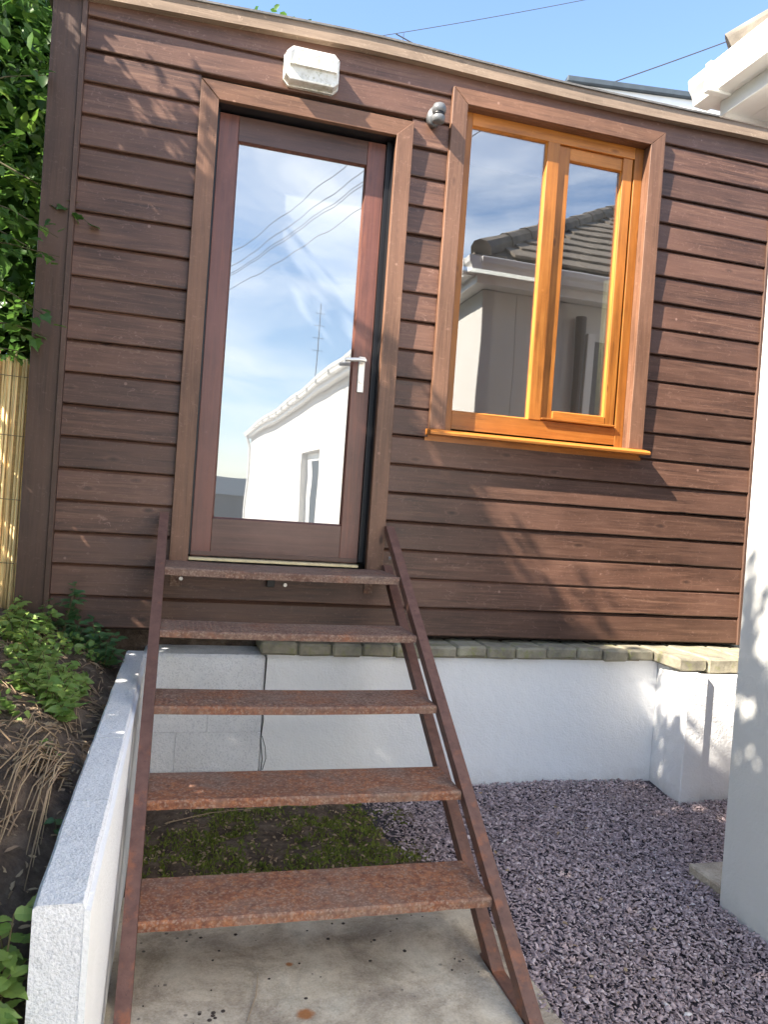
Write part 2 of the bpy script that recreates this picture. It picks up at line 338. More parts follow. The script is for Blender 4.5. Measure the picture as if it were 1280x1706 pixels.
def tube(bm, pts, rad, n=8):
    pts = [Vector(p_) for p_ in pts]; rings = []
    for i, p_ in enumerate(pts):
        t = (pts[min(i+1, len(pts)-1)]-pts[max(i-1, 0)]).normalized(); a = t.orthogonal().normalized() if i == 0 else (pa - t*pa.dot(t)).normalized(); pa = a
        b = t.cross(a); rr = rad[i] if isinstance(rad, (list, tuple)) else rad
        rings.append([bm.verts.new(p_ + (a*math.cos(6.2832*k/n)+b*math.sin(6.2832*k/n))*rr) for k in range(n)])
    for i in range(len(rings)-1):
        for k in range(n): bm.faces.new((rings[i][k], rings[i][(k+1) % n], rings[i+1][(k+1) % n], rings[i+1][k]))
    bm.faces.new(rings[0][::-1]); bm.faces.new(rings[-1])
def mesh_np(name, verts, loops, sizes, tint=None):
    me = bpy.data.meshes.new(name); me.vertices.add(len(verts)); me.vertices.foreach_set('co', verts.astype(np.float32).ravel())
    me.loops.add(len(loops)); me.loops.foreach_set('vertex_index', loops.astype(np.int32))
    st = np.concatenate([[0], np.cumsum(sizes)[:-1]]); me.polygons.add(len(sizes))
    me.polygons.foreach_set('loop_start', st.astype(np.int32)); me.polygons.foreach_set('loop_total', sizes.astype(np.int32))
    me.update(calc_edges=True)
    if tint is not None:
        a = me.attributes.new('tint', 'FLOAT', 'POINT'); a.data.foreach_set('value', tint.astype(np.float32))
    return me
LEAF = np.array([(0, 0, 0), (.30, .30, .05), (.26, .70, .05), (0, 1, -.08), (-.26, .70, .05), (-.30, .30, .05), (0, .45, -.03)])
LF = np.array([0, 1, 6, 1, 2, 6, 2, 3, 6, 3, 4, 6, 4, 5, 6, 5, 0, 6])
def leaves(name, pos, dirs, size, m, parent=None, width=1., tintbase=None):
    n = len(pos); d = dirs/np.linalg.norm(dirs, axis=1, keepdims=True)
    up = rng.normal(size=(n, 3))*.6+np.array([0, -.2, 1.]); s = np.cross(d, up); s /= np.linalg.norm(s, axis=1, keepdims=True)+1e-9
    nn = np.cross(s, d); sz = (size*(1+rng.uniform(-.35, .35, n)))[:, None, None]
    V = pos[:, None]+sz*(LEAF[None, :, 0:1]*width*s[:, None]+LEAF[None, :, 1:2]*d[:, None]+LEAF[None, :, 2:3]*nn[:, None])
    loops = (np.arange(n)[:, None]*7+LF[None]).ravel(); t = np.repeat(rng.uniform(0, 1, n), 7)
    me = mesh_np(name, V.reshape(-1, 3), loops, np.full(n*6, 3), t)
    return link(name, me, m, parent)
def leaf_mesh(name, m, ivy=True):
    """one shaped leaf, lobed for ivy or toothed for the weeds, folded on its midrib"""
    if ivy: o = [(0, 0), (.22, -.10), (.42, .05), (.34, .25), (.50, .48), (.28, .55), (.16, .80), (0, 1.02)]
    else: o = [(0, 0), (.20, .06), (.30, .22), (.27, .30), (.31, .42), (.24, .52), (.25, .62), (.15, .74), (.12, .84), (0, 1.05)]
    bm = bmesh.new(); mid = [bm.verts.new((0, y, -.02-.12*y*y)) for y in (0, .35, .7)]
    tip = bm.verts.new((0, o[-1][1], -.2))
    for s in (1, -1):
        vs = [mid[0]]+[bm.verts.new((s*x, y, .10*x-.12*y*y+.02*math.sin(9*y))) for x, y in o[1:-1]]+[tip]
        h = len(vs)//2
        for i in range(1, len(vs)-1):
            c = mid[0] if vs[i].co.y < .25 and i < h else (mid[1] if vs[i].co.y < .55 else mid[2])
            pass
        poly = vs+[mid[2], mid[1]]
        fc = bm.faces.new(poly if s > 0 else poly[::-1]); bmesh.ops.triangulate(bm, faces=[fc])
    me = bpy.data.meshes.new(name); bm.to_mesh(me); bm.free(); me.materials.append(m); return me
def put_leaf(me, parent, p_, d, size, name='leaf'):
    o = bpy.data.objects.new(name, me); COL.objects.link(o); o.parent = parent
    d = Vector(d).normalized(); up = Vector((random.gauss(0, .35), -.35+random.gauss(0, .3), 1)); s = d.cross(up).normalized(); n_ = s.cross(d)
    m4 = Matrix((s*size, d*size, n_*size)).transposed().to_4x4(); m4.translation = Vector(p_)-parent.location; o.matrix_local = m4
    return o

# ------------------------------------------------------------------ ground
def sheet(name, x0, x1, y0, y1, z, m, kind='structure', nx=1, ny=1, hf=None, parent=None):
    xs = np.linspace(x0, x1, nx+1); ys = np.linspace(y0, y1, ny+1); X, Y = np.meshgrid(xs, ys, indexing='ij')
    Z = np.full_like(X, z) if hf is None else np.vectorize(hf)(X, Y)
    V = np.stack([X, Y, Z], -1).reshape(-1, 3); i, j = np.meshgrid(np.arange(nx), np.arange(ny), indexing='ij'); a = (i*(ny+1)+j).ravel()
    loops = np.stack([a, a+ny+1, a+ny+2, a+1], 1).ravel()
    me = mesh_np(name, V, loops, np.full(nx*ny, 4)); 
    for p_ in me.polygons: p_.use_smooth = True
    o = link(name, me, m, parent); 
    if kind: o['kind'] = kind
    return o
sheet('ground', -600, 600, -600, 600, -.76, M_GROUND)
def gz(x, y): return -.705+.012*noise.noise(Vector((x*2.2, y*2.2, 3)))
M_BED = plain('gravel_bed', (.05, .042, .052), .9, ns=.3, nscale=60, bmp=.6)
sheet('gravel_bed', .95, 3.9, -3.4, -.05, 0, M_BED, nx=40, ny=40, hf=gz)
# slate chips: one countless layer
n = 105000
px = rng.uniform(1.0, 3.5, n); py = rng.uniform(-2.4, -.10, n)
edge = 1.195+.03*np.sin(py*9)+.015*np.sin(py*31)   # the path's broken edge
keep = ((px > edge) | (py > -.84-.02*np.sin(px*40))) & ~((px > 2.05) & (py < -1.25)) & ~((px > 2.53) & (py > -.36)) & (px+.25*np.maximum(py+.85, 0) > 1.06)
sp_ = (px < edge) & (py > -.84) & (rng.uniform(0, 1, n) > (px-1.0)/.2)
keep &= ~sp_
# strays thrown over the path edge
st = rng.uniform(0, 1, n) < .02; keep |= st & (px > edge-.07) & (py < -.9) & ~((px > 2.05) & (py < -1.25)) & ~((px > 2.53) & (py > -.36))
px, py, edge = px[keep], py[keep], edge[keep]; n = len(px)
base = np.array([(-1, -.6, 0), (.2, -.8, .1), (1, -.3, 0), (.8, .6, .1), (-.3, .8, 0), (-.9, .4, .1)])
bt = np.concatenate([base*np.array([1, 1, 0])+np.array([0, 0, -.28]), base*np.array([.85, .85, 1])+np.array([.05, 0, .22])])
bt = bt[None]*(1+rng.uniform(-.25, .25, (n, 12, 1)))
ln = np.clip(rng.lognormal(np.log(.0058), .36, n), .0025, .014); bt = bt*np.stack([ln, ln*rng.uniform(.45, .8, n), ln*rng.uniform(.25, .6, n)], 1)[:, None]
az = rng.uniform(0, 6.283, n); ti = rng.normal(0, .42, n); t2 = rng.normal(0, .42, n)
ca, sa, ct, st_, cu, su = np.cos(az), np.sin(az), np.cos(ti), np.sin(ti), np.cos(t2), np.sin(t2)
Rz = np.zeros((n, 3, 3)); Rz[:, 0, 0] = ca; Rz[:, 0, 1] = -sa; Rz[:, 1, 0] = sa; Rz[:, 1, 1] = ca; Rz[:, 2, 2] = 1
Rx = np.zeros((n, 3, 3)); Rx[:, 0, 0] = 1; Rx[:, 1, 1] = ct; Rx[:, 1, 2] = -st_; Rx[:, 2, 1] = st_; Rx[:, 2, 2] = ct
Ry = np.zeros((n, 3, 3)); Ry[:, 1, 1] = 1; Ry[:, 0, 0] = cu; Ry[:, 0, 2] = su; Ry[:, 2, 0] = -su; Ry[:, 2, 2] = cu
V = np.einsum('nij,nkj->nki', Rz@Rx@Ry, bt)
pz = -.698+.013*np.sin(px*5+1)*np.sin(py*6)*.5+rng.uniform(-.004, .012, n)
pz = np.where((px < edge) & (py < -.85), -.682, pz)
V += np.stack([px, py, pz], 1)[:, None]
fl = []
for i in range(6): j = (i+1) % 6; fl += [i, j, 6+j, 6+i]
fl += [6, 7, 8, 9, 10, 11]
loops = (np.arange(n)[:, None]*12+np.array(fl)[None]).ravel(); sizes = np.tile([4]*6+[6], n)
tn = np.clip(rng.beta(1.5, 1.8, n), 0, .97); tn[rng.uniform(0, 1, n) < .006] = 1
g = link('gravel', mesh_np('gravel', V.reshape(-1, 3), loops, sizes, np.repeat(tn, 12)), M_SLATE); tag(g, kind='stuff')
# concrete path in front of / under the stairs, with an uneven broken edge
bm = bmesh.new(); ed = []
k = 60
ys = [-.97-(4.6-.97)*i/k for i in range(k+1)]
right = [(1.20+.022*noise.noise(Vector((0, y*6, 1)))+.012*noise.noise(Vector((0, y*25, 5))), y) for y in ys]
back = [(.05+1.13*i/24, -.97+.015*noise.noise(Vector((i*.6, 0, 2)))) for i in range(25)]
outl = back+right[1:]+[(.05, ys[-1])]
tv = [bm.verts.new((x, y, -.69)) for x, y in outl]; bv = [bm.verts.new((x+(.012 if x > 1.1 else 0), y, -.758)) for x, y in outl]
bm.faces.new(tv)
for i in range(len(outl)): j = (i+1) % len(outl); bm.faces.new((tv[i], tv[j], bv[j], bv[i]))
bmesh.ops.bevel(bm, geom=[e for e in bm.edges if abs(e.verts[0].co.z+.69) < 1e-5 and abs(e.verts[1].co.z+.69) < 1e-5], offset=.008, segments=2, affect='EDGES')
o = bm_to('path', bm, M_CONC); o['kind'] = 'structure'
# soil patch under the stairs
def sz(x, y): return -.705+.03*noise.noise(Vector((x*6, y*6, 0)))+.012*noise.noise(Vector((x*23, y*23, 4)))
sheet('soil_patch', .05, 1.2, -.99, -.06, 0, M_SOIL, nx=80, ny=60, hf=sz)
n = 15000; x = rng.uniform(.08, 1.16, n); y = rng.uniform(-.84, -.22, n)
cl = np.array([.6*noise.noise(Vector((a*4.2, b*4.2, 9)))+.5*noise.noise(Vector((a*13, b*13, 2)))+.4*noise.noise(Vector((a*31, b*31, 5))) for a, b in zip(x, y)])
kp = (cl+.30*(x-.5)+.25*(-y-.55)) > -.04+rng.uniform(-.1, .15, n); x, y = x[kp], y[kp]; n = len(x)
pos = np.stack([x, y, np.array([sz(a, b) for a, b in zip(x, y)])-.003], 1); dr = np.stack([rng.normal(0, .7, n), rng.normal(0, .7, n), rng.uniform(.4, 1.4, n)], 1)
tag(leaves('moss', pos, dr, .017, M_GRASS, None, .4), kind='stuff')
# raised soil bank left of the block wall
def bz(x, y):
    z = -.13+.30*max(0, -x-.05)+.03*noise.noise(Vector((x*5, y*5, 0)))+.02*noise.noise(Vector((x*19, y*19, 7)))+.009*noise.noise(Vector((x*50, y*50, 7)))
    if y > -.5: z += .05*min(1, (y+.5)*2)
    if x > -.16: z -= .05*(x+.16)/.11
    if y < -1.6: z -= .28*min(1.3, (-1.6-y))
    return z
sheet('soil_bank', -3.2, -.032, -3.6, .9, 0, M_SOIL, nx=150, ny=190, hf=bz)
# bark bits and dead leaves lying on the bank
n = 900; x = rng.uniform(-.7, -.05, n); y = rng.uniform(-2.2, -.05, n)
pos = np.stack([x, y, np.array([bz(a, b) for a, b in zip(x, y)])+.004], 1); dr = np.stack([rng.normal(0, 1, n), rng.normal(0, 1, n), rng.normal(.1, .22, n)], 1)
tag(leaves('leaf_litter', pos, dr, .026, M_STRAW, None, .5), kind='stuff')

# ------------------------------------------------------------------ cabin
cab = thing('timber_cabin', 'dark brown timber clad cabin standing on the white plinth, with glazed door and orange window', 'cabin', (1.3, 0, 0))
CL = Vector((1.3, 0, 0))
def P(o):            # child built in world coordinates: undo the parent's offset
    o.location = -o.parent.location if o.parent and o.parent.type == 'EMPTY' and o.parent.parent is None else (0, 0, 0); return o
H = .135
XL, XR = -.340, 3.112
def board(xa, xb, zb, h, tz=0.):
    nseg = max(4, int((xb-xa)/.05)); bm = bmesh.new(); pr_ = random.uniform(-.0015, .0030)
    prof = [(.012, 0, 0), (-.0215-pr_, .0, 1), (-.0240-pr_, .004, 1), (-.0205-pr_*.6, h*.5, .6), (-.0180, h-.013, .3), (-.0075, h-.0005, 0), (.012, h-.0005, 0)]
    rs = []; s0 = random.random()*50; nk = random.uniform(xa, xb)
    for i in range(nseg+1):
        x_ = xa+(xb-xa)*i/nseg; dz = .0030*noise.noise(Vector((x_*1.4, s0, 0)))+.0012*noise.noise(Vector((x_*9, s0, 3))); dy = .0026*noise.noise(Vector((x_*1.1, s0, 9)))
        if xb-xa > .8: dz += .0032*math.exp(-((x_-nk)/.035)**2)          # a chipped lower edge
        rs.append([bm.verts.new((x_, y_+dy*w_, zb+z_+(dz*w_)+tz*(x_-xa))) for (y_, z_, w_) in prof])
    m_ = len(prof)
    for i in range(nseg):
        for j in range(m_): bm.faces.new((rs[i][j], rs[i+1][j], rs[i+1][(j+1) % m_], rs[i][(j+1) % m_]))
    bm.faces.new(rs[0][::-1]); bm.faces.new(rs[-1])
    return P(bm_to('board', bm, M_BOARD, cab))
DL, DR = .134, 1.098        # door trim outer edges
WL, WR = 1.280, 2.430       # window trim outer edges
for k in range(20):
    zb = H*(19-k); h = H if k else .16
    if k: zb = H*(19-k)
    zt = zb+h
    mid = zb+h/2
    if k == 0: segs = [(XL, XR)]; h = .16
    elif k == 1: segs = [(XL, WL), (WR, XR)]
    elif mid > 2.30: segs = [(XL, DL), (DR, WL), (WR, XR)]
    elif mid > .99: segs = [(XL, DL), (DR, WL), (WR, XR)]
    elif mid > .27: segs = [(XL, DL), (DR, XR)]
    else: segs = [(XL, XR)]
    for a, b in segs: board(a+.001, b-.001, zb+random.uniform(-.0012, .0012), h-.0015, random.uniform(-.0006, .0006))
# door head trim covers z 2.32..2.38; row 2 board behind it is cut by the trim in front
P(B('corner_board', M_CORNER, cab, -.475, -.362, -.036, .02, -.02, 2.72))
P(B('corner_strip', M_CORNER, cab, -.361, -.340, -.046, .02, -.02, 2.72))
P(B('corner_board', M_CORNER, cab, 3.112, 3.150, -.030, .02, -.01, 2.72))
# fascia, gently sagging as in the photograph
def fz(x_): return 2.615+.055*min(1, max(0, (x_+.45)/1.3))-.019*math.exp(-((x_-2.0)/.85)**2)+.008*max(0, min(1, (x_-.9)/2))
def strip(name, m, ya, yb, dz0, dz1, x0=-.52, x1=3.3, nseg=40):
    bm = bmesh.new(); rs = []
    for i in range(nseg+1):
        x_ = x0+(x1-x0)*i/nseg; b0 = fz(x_)+.002*noise.noise(Vector((x_*3, 1, 1)))
        rs.append([bm.verts.new(q) for q in ((x_, ya, b0+dz0), (x_, ya+.001, b0+dz1), (x_, yb, b0+dz1), (x_, yb, b0+dz0))])
    for i in range(nseg):
        for j in range(4): bm.faces.new((rs[i][j], rs[i+1][j], rs[i+1][(j+1) % 4], rs[i][(j+1) % 4]))
    bm.faces.new(rs[0][::-1]); bm.faces.new(rs[-1]); return P(bm_to(name, bm, m, cab))
strip('fascia', M_FASC, -.062, -.024, .0, .062)
M_FELT = plain('roof_felt', (.13, .125, .12), .9, ns=.3, nscale=20, bmp=.6)
strip('roof_edge', M_FELT, -.070, .0, .0625, .072)
# rest of the shed: sides, back, floor, roof
P(B('side_wall', M_CORNER, cab, -.47, -.44, .021, 2.6, -.02, 2.62))
P(B('side_wall', M_INT, cab, 3.12, 3.15, .021, 2.6, -.02, 2.66))
P(B('back_wall', M_INT, cab, -.44, 3.12, 2.57, 2.6, -.02, 2.60))
P(B('floor', M_INT, cab, -.44, 3.12, .021, 2.57, .16, .19))
P(B('roof', M_FELT, cab, -.52, 3.3, .001, 2.7, 2.675, 2.685, 0))
M_SHEATH = plain('sheathing', (.03, .018, .014), .8)
# inner lining with door and window openings, darkened to block light between boards
for a in ((-.44, 3.12, -.012, .1995), (-.44, .19, .2, 2.60), (1.03, 1.36, .2, 2.60), (2.35, 3.12, .2, 2.60), (1.361, 2.349, .2, 1.0), (1.361, 2.349, 2.54, 2.60), (.191, 1.029, 2.35, 2.60)):
    P(B('lining', M_SHEATH, cab, a[0], a[1], .013, .020, a[2], a[3], 0))
# ---- door surround and door
TF = -.048
dt = 2.315
surround = P(prism('door_trim', M_TRIMZ, cab, [(.134, .288), (.213, .288), (.213, dt), (.134, dt+.075)], TF, -.0195))
P(prism('door_trim', M_TRIMZ, cab, [(1.020, .288), (1.098, .288), (1.098, dt+.079), (1.020, dt+.004)], TF-.004, -.0195))
P(prism('door_trim', M_TRIMX, cab, [(.2145, dt+.001), (1.0185, dt+.001), (1.0965, dt+.078), (.1355, dt+.078)], TF, -.0195))
bm = bmesh.new()
box(bm, .195, .2125, -.040, .075, .33, dt+.02); box(bm, .2126, .222, .02, .075, .33, dt)
box(bm, 1.021, 1.035, -.040, .075, .33, dt+.02); box(bm, .998, 1.0205, .035, .075, .33, dt)
box(bm, .2127, 1.0208, -.030, .075, dt+.0015, dt+.02); 
P(bm_to('door_frame', bm, M_BLACK, cab))
P(B('threshold', M_BRASS, cab, .215, .990, -.012, .045, .306, .319, .002))
door = thing('door', None, None); door.parent = cab; door.location = (-1.3, 0, 0)
def D(o): return o
yf, yb = .050, .092
B('stile', M_DOORZ, door, .2235, .310, yf, yb, .322, 2.309)
B('stile', M_DOORZ, door, .909, .9965, yf, yb, .322, 2.309)
B('rail', M_DOORX, door, .3105, .9085, yf+.001, yb, 2.197, 2.309)
B('rail', M_DOORX, door, .3105, .9085, yf+.001, yb, .322, .495)
bm = bmesh.new()   # glazing beads: thin sloped strips round the pane
def bead(bm, x0, x1, z0, z1, y0, y1, w_):
    o_ = [(x0, z0), (x1, z0), (x1, z1), (x0, z1)]; i_ = [(x0+w_, z0+w_), (x1-w_, z0+w_), (x1-w_, z1-w_), (x0+w_, z1-w_)]
    a = [bm.verts.new((x, y0, z)) for x, z in o_]; b = [bm.verts.new((x, y1, z)) for x, z in i_]; c = [bm.verts.new((x, y1+.012, z)) for x, z in i_]
    for k in range(4): j = (k+1) % 4; bm.faces.new((a[k], a[j], b[j], b[k])); bm.faces.new((b[k], b[j], c[j], c[k]))
bead(bm, .3104, .9086, .4952, 2.1968, yf+.004, yf+.016, .007)
bm_to('glazing_bead', bm, M_DOORZ, door)
bm = bmesh.new(); box(bm, .312, .907, yf+.020, yf+.026, .497, 2.195); bm_to('pane', bm, M_GDOOR, door)
bm = bmesh.new(); box(bm, .935, .968, yf-.008, yf-.0002, 1.130, 1.300, .003)
tube(bm, [(.952, yf-.006, 1.275), (.952, yf-.052, 1.275)], .011, 12)
tube(bm, [(.958, yf-.050, 1.275), (.930, yf-.054, 1.276), (.895, yf-.052, 1.273), (.862, yf-.050, 1.270)], [.0105, .0095, .009, .0085], 12)
tube(bm, [(.952, yf-.006, 1.185), (.952, yf-.014, 1.185)], .011, 12)
bm_to('handle', bm, M_STEEL, door)
B('door_bottom_board', M_DOORX, door, .2235, .9965, yf-.004, yf-.0005, .326, .345, .001)

# ---- window
win = thing('window', None, None); win.parent = cab; win.location = (-1.3, 0, 0)
wt = 2.525
prism('window_trim', M_TRIMZ, win, [(1.280, .985), (1.356, .985), (1.356, wt), (1.280, wt+.072)], -.050, -.0195)
prism('window_trim', M_TRIMZ, win, [(2.350, .985), (2.430, .985), (2.430, wt+.074), (2.350, wt)], -.050, -.0195)
prism('window_trim', M_TRIMX, win, [(1.357, wt+.001), (2.349, wt+.001), (2.4285, wt+.0735), (1.2815, wt+.0715)], -.050, -.0195)
# sill, sloping, with rounded nose
bm = bmesh.new(); pr = [(.02, .985), (-.050, .984), (-.098, .974), (-.106, .966), (-.104, .956), (-.020, .956), (-.0195, .93), (.02, .93)]
A = [bm.verts.new((1.268, y, z)) for y, z in pr]; Bv = [bm.verts.new((2.442, y, z)) for y, z in pr]
bm.faces.new(A); bm.faces.new(Bv[::-1])
for i in range(len(pr)): j = (i+1) % len(pr); bm.faces.new((A[i], A[j], Bv[j], Bv[i]))
bm_to('sill', bm, M_WINX, win)
def wx(x): return x if x < 1.36 or x > 2.34 else .1404+(x-.1404)*1.0051
def wzz(z): return z if z < .99 or z > 2.52 else .62+(z-.62)*1.0051
def BW(name, m, parent, x0, x1, ya, yb, z0, z1, bev=.0015): return B(name, m, parent, wx(x0), wx(x1), ya, max(yb, ya+.004), wzz(z0), wzz(z1), bev)
B('reveal', M_TRIMZ, win, 1.350, 1.3558, -.0190, .055, .986, wt, 0); B('reveal', M_TRIMZ, win, 2.3500, 2.3560, -.0190, .055, .986, wt, 0); B('reveal', M_TRIMX, win, 1.357, 2.349, -.0190, .055, wt+.0005, wt+.007, 0)
# outer frame; front face at y=-.004
fy = .012
BW('frame_stile', M_WINZ, win, 1.3565, 1.401, fy, .05, .9855, wt)
BW('frame_stile', M_WINZ, win, 2.291, 2.3495, fy, .05, .9855, wt)
BW('frame_rail', M_WINX, win, 1.4015, 2.2905, fy+.001, .05, 2.456, wt)
BW('frame_rail', M_WINX, win, 1.4015, 2.2905, fy+.001, .05, .9855, 1.084)
BW('mullion', M_WINZ, win, 1.803, 1.868, fy-.002, .05, 1.0845, 2.4555)
for a in ((1.4013, 1.803),):
    bm = bmesh.new(); bead(bm, wx(a[0]), wx(a[1]), wzz(1.0845), wzz(2.4555), fy+.004, fy+.018, .006); bm_to('glazing_bead', bm, M_WINZ, win)
BW('pane', M_GWIN, win, 1.403, 1.801, fy+.022, fy+.028, 1.086, 2.454, 0)
# opening light, set back behind the mullion on its left, lipped at the foot
sf = fy+.014
BW('sash_stile', M_WINZ, win, 1.8685, 1.933, sf, .046, 1.098, 2.454)
BW('sash_stile', M_WINZ, win, 2.229, 2.2815, sf-.010, .046, 1.098, 2.454)
BW('sash_rail', M_WINX, win, 1.9335, 2.2285, sf+.001, .046, 2.392, 2.454)
BW('sash_rail', M_WINX, win, 1.8685, 2.2815, sf-.030, sf, 1.0865, 1.0975, .003)
BW('sash_rail', M_WINX, win, 1.9335, 2.2285, sf-.012, .046, 1.0985, 1.137, .003)
bm = bmesh.new(); bead(bm, wx(1.9333), wx(2.2287), wzz(1.137), wzz(2.392), sf+.003, sf+.014, .005); bm_to('glazing_bead', bm, M_WINZ, win)
BW('pane', M_GWIN, win, 1.935, 2.227, sf+.018, sf+.024, 1.139, 2.390, 0)
# roller blind at the top and a yellow curtain edge inside the window
o = tag(B('roller_blind', M_BLIND, None, 1.38, 1.83, .058, .062, 2.30, 2.53, .0), 'pale lilac roller blind pulled a little way down inside the left pane', 'blind')
bm = bmesh.new(); prev = None
for i in range(25):
    x = 2.235+.055*i/24; y = .10+.018*math.sin(i*1.1); a = bm.verts.new((x, y, 1.05)); b = bm.verts.new((x, y, 1.86))
    if prev: bm.faces.new((prev[0], a, b, prev[1]))
    prev = (a, b)
o = bm_to('curtain', bm, M_CURT, None, True); sm = o.modifiers.new('s', 'SOLIDIFY'); sm.thickness = .003
tag(o, 'narrow pale yellow curtain hanging inside the right edge of the window', 'curtain')

# ------------------------------------------------------------------ lamp and sensor on the cabin wall
lamp = thing('wall_lamp', 'grimy off white rectangular bulkhead lamp mounted above the cabin door', 'lamp', (.6, -.022, 2.51))
def octo(x0, x1, z0, z1, c): return [(x0+c, z0), (x1-c, z0), (x1, z0+c), (x1, z1-c), (x1-c, z1), (x0+c, z1), (x0, z1-c), (x0, z0+c)]
bm = bmesh.new()
r0 = [(x, -.0235, z) for x, z in octo(.482, .728, 2.440, 2.590, .022)]; r1 = [(x, -.045, z) for x, z in octo(.480, .730, 2.438, 2.592, .024)]
def skin(bm, rings, caps=True):
    R = [[bm.verts.new(q) for q in r_] for r_ in rings]; m_ = len(R[0])
    for i in range(len(R)-1):
        for j in range(m_): bm.faces.new((R[i][j], R[i][(j+1) % m_], R[i+1][(j+1) % m_], R[i+1][j]))
    if caps: bm.faces.new(R[0][::-1]); bm.faces.new(R[-1])
skin(bm, [r0, r1]); o = bm_to('housing', bm, M_LAMP, lamp); o.location = -lamp.location
bm = bmesh.new()
def ring(y, ins, c, lift=0): return [(x, y+(lift if z < 2.50 else 0), z) for x, z in octo(.484+ins, .726-ins, 2.442+ins*.8, 2.588-ins*.9, c)]
skin(bm, [ring(-.0455, 0, .022), ring(-.094, .003, .022), ring(-.108, .008, .022, .012), ring(-.112, .018, .018, .016)])
for v_ in bm.verts: pass
o = bm_to('diffuser', bm, M_LAMP, lamp); o.location = -lamp.location
bm = bmesh.new(); box(bm, .500, .710, -.1155, -.100, 2.500, 2.506, .002); o = bm_to('ridge', bm, M_LAMP, lamp); o.location = -lamp.location
sen = thing('motion_sensor', 'small grey motion sensor on the boards between door and window', 'sensor', (1.20, -.022, 2.43))
bm = bmesh.new(); skin(bm, [[(1.195+.034*math.cos(a), y, 2.435+.045*math.sin(a)) for a in [6.2832*i/20 for i in range(20)]] for y in (-.0235, -.048, -.054)])
o = bm_to('back_plate', bm, M_GREY, sen, True); o.location = -sen.location
bm = bmesh.new(); cs = []
for zz, rr in ((2.392, .020), (2.396, .028), (2.420, .031), (2.424, .026), (2.436, .026), (2.440, .032), (2.458, .033), (2.474, .027), (2.482, .012)):
    cs.append([(1.203+rr*math.cos(a), -.085+rr*math.sin(a), zz) for a in [6.2832*i/20 for i in range(20)]])
skin(bm, cs); o = bm_to('sensor_head', bm, M_GREY, sen, True); o.location = -sen.location
bm = bmesh.new(); skin(bm, [[(1.203+.0275*math.cos(a), -.085+.0275*math.sin(a), z) for a in [6.2832*i/20 for i in range(20)]] for z in (2.4225, 2.4375)])
o = bm_to('lens_band', bm, M_BLACK, sen, True); o.location = -sen.location

# ------------------------------------------------------------------ plinth under the cabin
pl = thing('plinth_wall', 'white rendered plinth wall under the cabin with a yellowish brick coping', 'wall', (1.5, -.1, -.7))
def PL(o): o.location = -pl.location; return o
def rough_box(name, m, parent, x0, x1, y0, y1, z0, z1, amp=.004, step=.03, bev=.008):
    bm = bmesh.new(); box(bm, x0, x1, y0, y1, z0, z1, bev)
    bmesh.ops.subdivide_edges(bm, edges=[e for e in bm.edges if e.calc_length() > step*4], cuts=6, use_grid_fill=True)
    for v_ in bm.verts: v_.co += Vector((noise.noise(v_.co*9), noise.noise(v_.co*9+Vector((5, 0, 0))), noise.noise(v_.co*9+Vector((0, 7, 0)))))*amp
    return bm_to(name, bm, m, parent, False)
def prism2(name, poly, z0, z1):
    bm = bmesh.new(); a = [bm.verts.new((x, y, z0)) for x, y in poly]; b = [bm.verts.new((x, y, z1)) for x, y in poly]; n = len(poly)
    bm.faces.new(a); bm.faces.new(b)
    for i in range(n): bm.faces.new((a[i], a[(i+1) % n], b[(i+1) % n], b[i]))
    bmesh.ops.bevel(bm, geom=bm.edges[:], offset=.005, segments=1, affect='EDGES')
    return bm_to(name, bm, M_STUCCO, pl)
PL(B('render_face', M_STUCCO, pl, 0.5795, 2.574, -.11, .10, -.77, -.084, .003))
PL(prism2('render_return', [(2.528, -.415), (2.640, -.415), (2.640, .10), (2.575, .10), (2.575, -.1095)], -.77, -.092))
PL(B('render_face', M_STUCCO, pl, 2.641, 3.6, -.395, .10, -.77, -.100, .003))
PL(B('footing', M_SOIL, pl, .60, 3.2, .101, .5, -.77, -.008, .003)); PL(B('footing', M_SOIL, pl, -.44, .599, .101, .5, -.77, -.004, .003))  # left one added to block sky behind the dark gap under the cabin
# painted block section left of the crack: separate blocks with faint joints
z = -.77
for row in range(4):
    h_ = .17 if row else .17
    cuts = [.055, .575] if row == 3 else ([.055, .34, .575] if row % 2 == 0 else [.055, .21, .575])
    zt = min(z+h_, -.062)
    for a, b in zip(cuts[:-1], cuts[1:]):
        PL(rough_box('block', M_BLOCKR, pl, a+.0004, b-.0004, -.118+random.uniform(-.0006, .0006), .10, z+.0004, zt-.0004, .0015, .03, .012 if row == 3 else .0025))
    z = zt
    if z >= -.063: break
bm = bmesh.new(); pts = [(.580, -.112, -.10), (.578, -.112, -.25), (.583, -.1125, -.38), (.576, -.1125, -.46), (.590, -.1125, -.55), (.581, -.1125, -.69)]
tube(bm, pts, .0022, 5)
tube(bm, [(.583, -.1105, -.45), (.600, -.1105, -.50), (.606, -.1105, -.55), (.594, -.1105, -.60)], .002, 4)
PL(bm_to('crack', bm, plain('crack_shadow', (.06, .055, .05), .9), pl))
# coping setts laid as headers
x = .545
while x < 3.4:
    w_ = random.uniform(.135, .17); yf_ = -.150+random.uniform(-.008, .008); zt = -.026+random.uniform(-.004, .003); zb = -.082+random.uniform(-.004, .004)
    if x > 2.38: yf_ = -.150-.09*min(1, (x-2.38)/.12)-(.10 if x > 2.48 else 0)
    if x > 2.60: w_ = random.uniform(.14, .24); zb -= .006
    if x > 2.50: zb -= .006
    PL(rough_box('coping_stone', M_SETT, pl, x, x+w_-.006, yf_, .06, zb, zt, .005, .03, .010)); x += w_
PL(B('mortar_bed', M_SETT, pl, .56, 2.45, -.128, .05, -.084, -.036, 0))

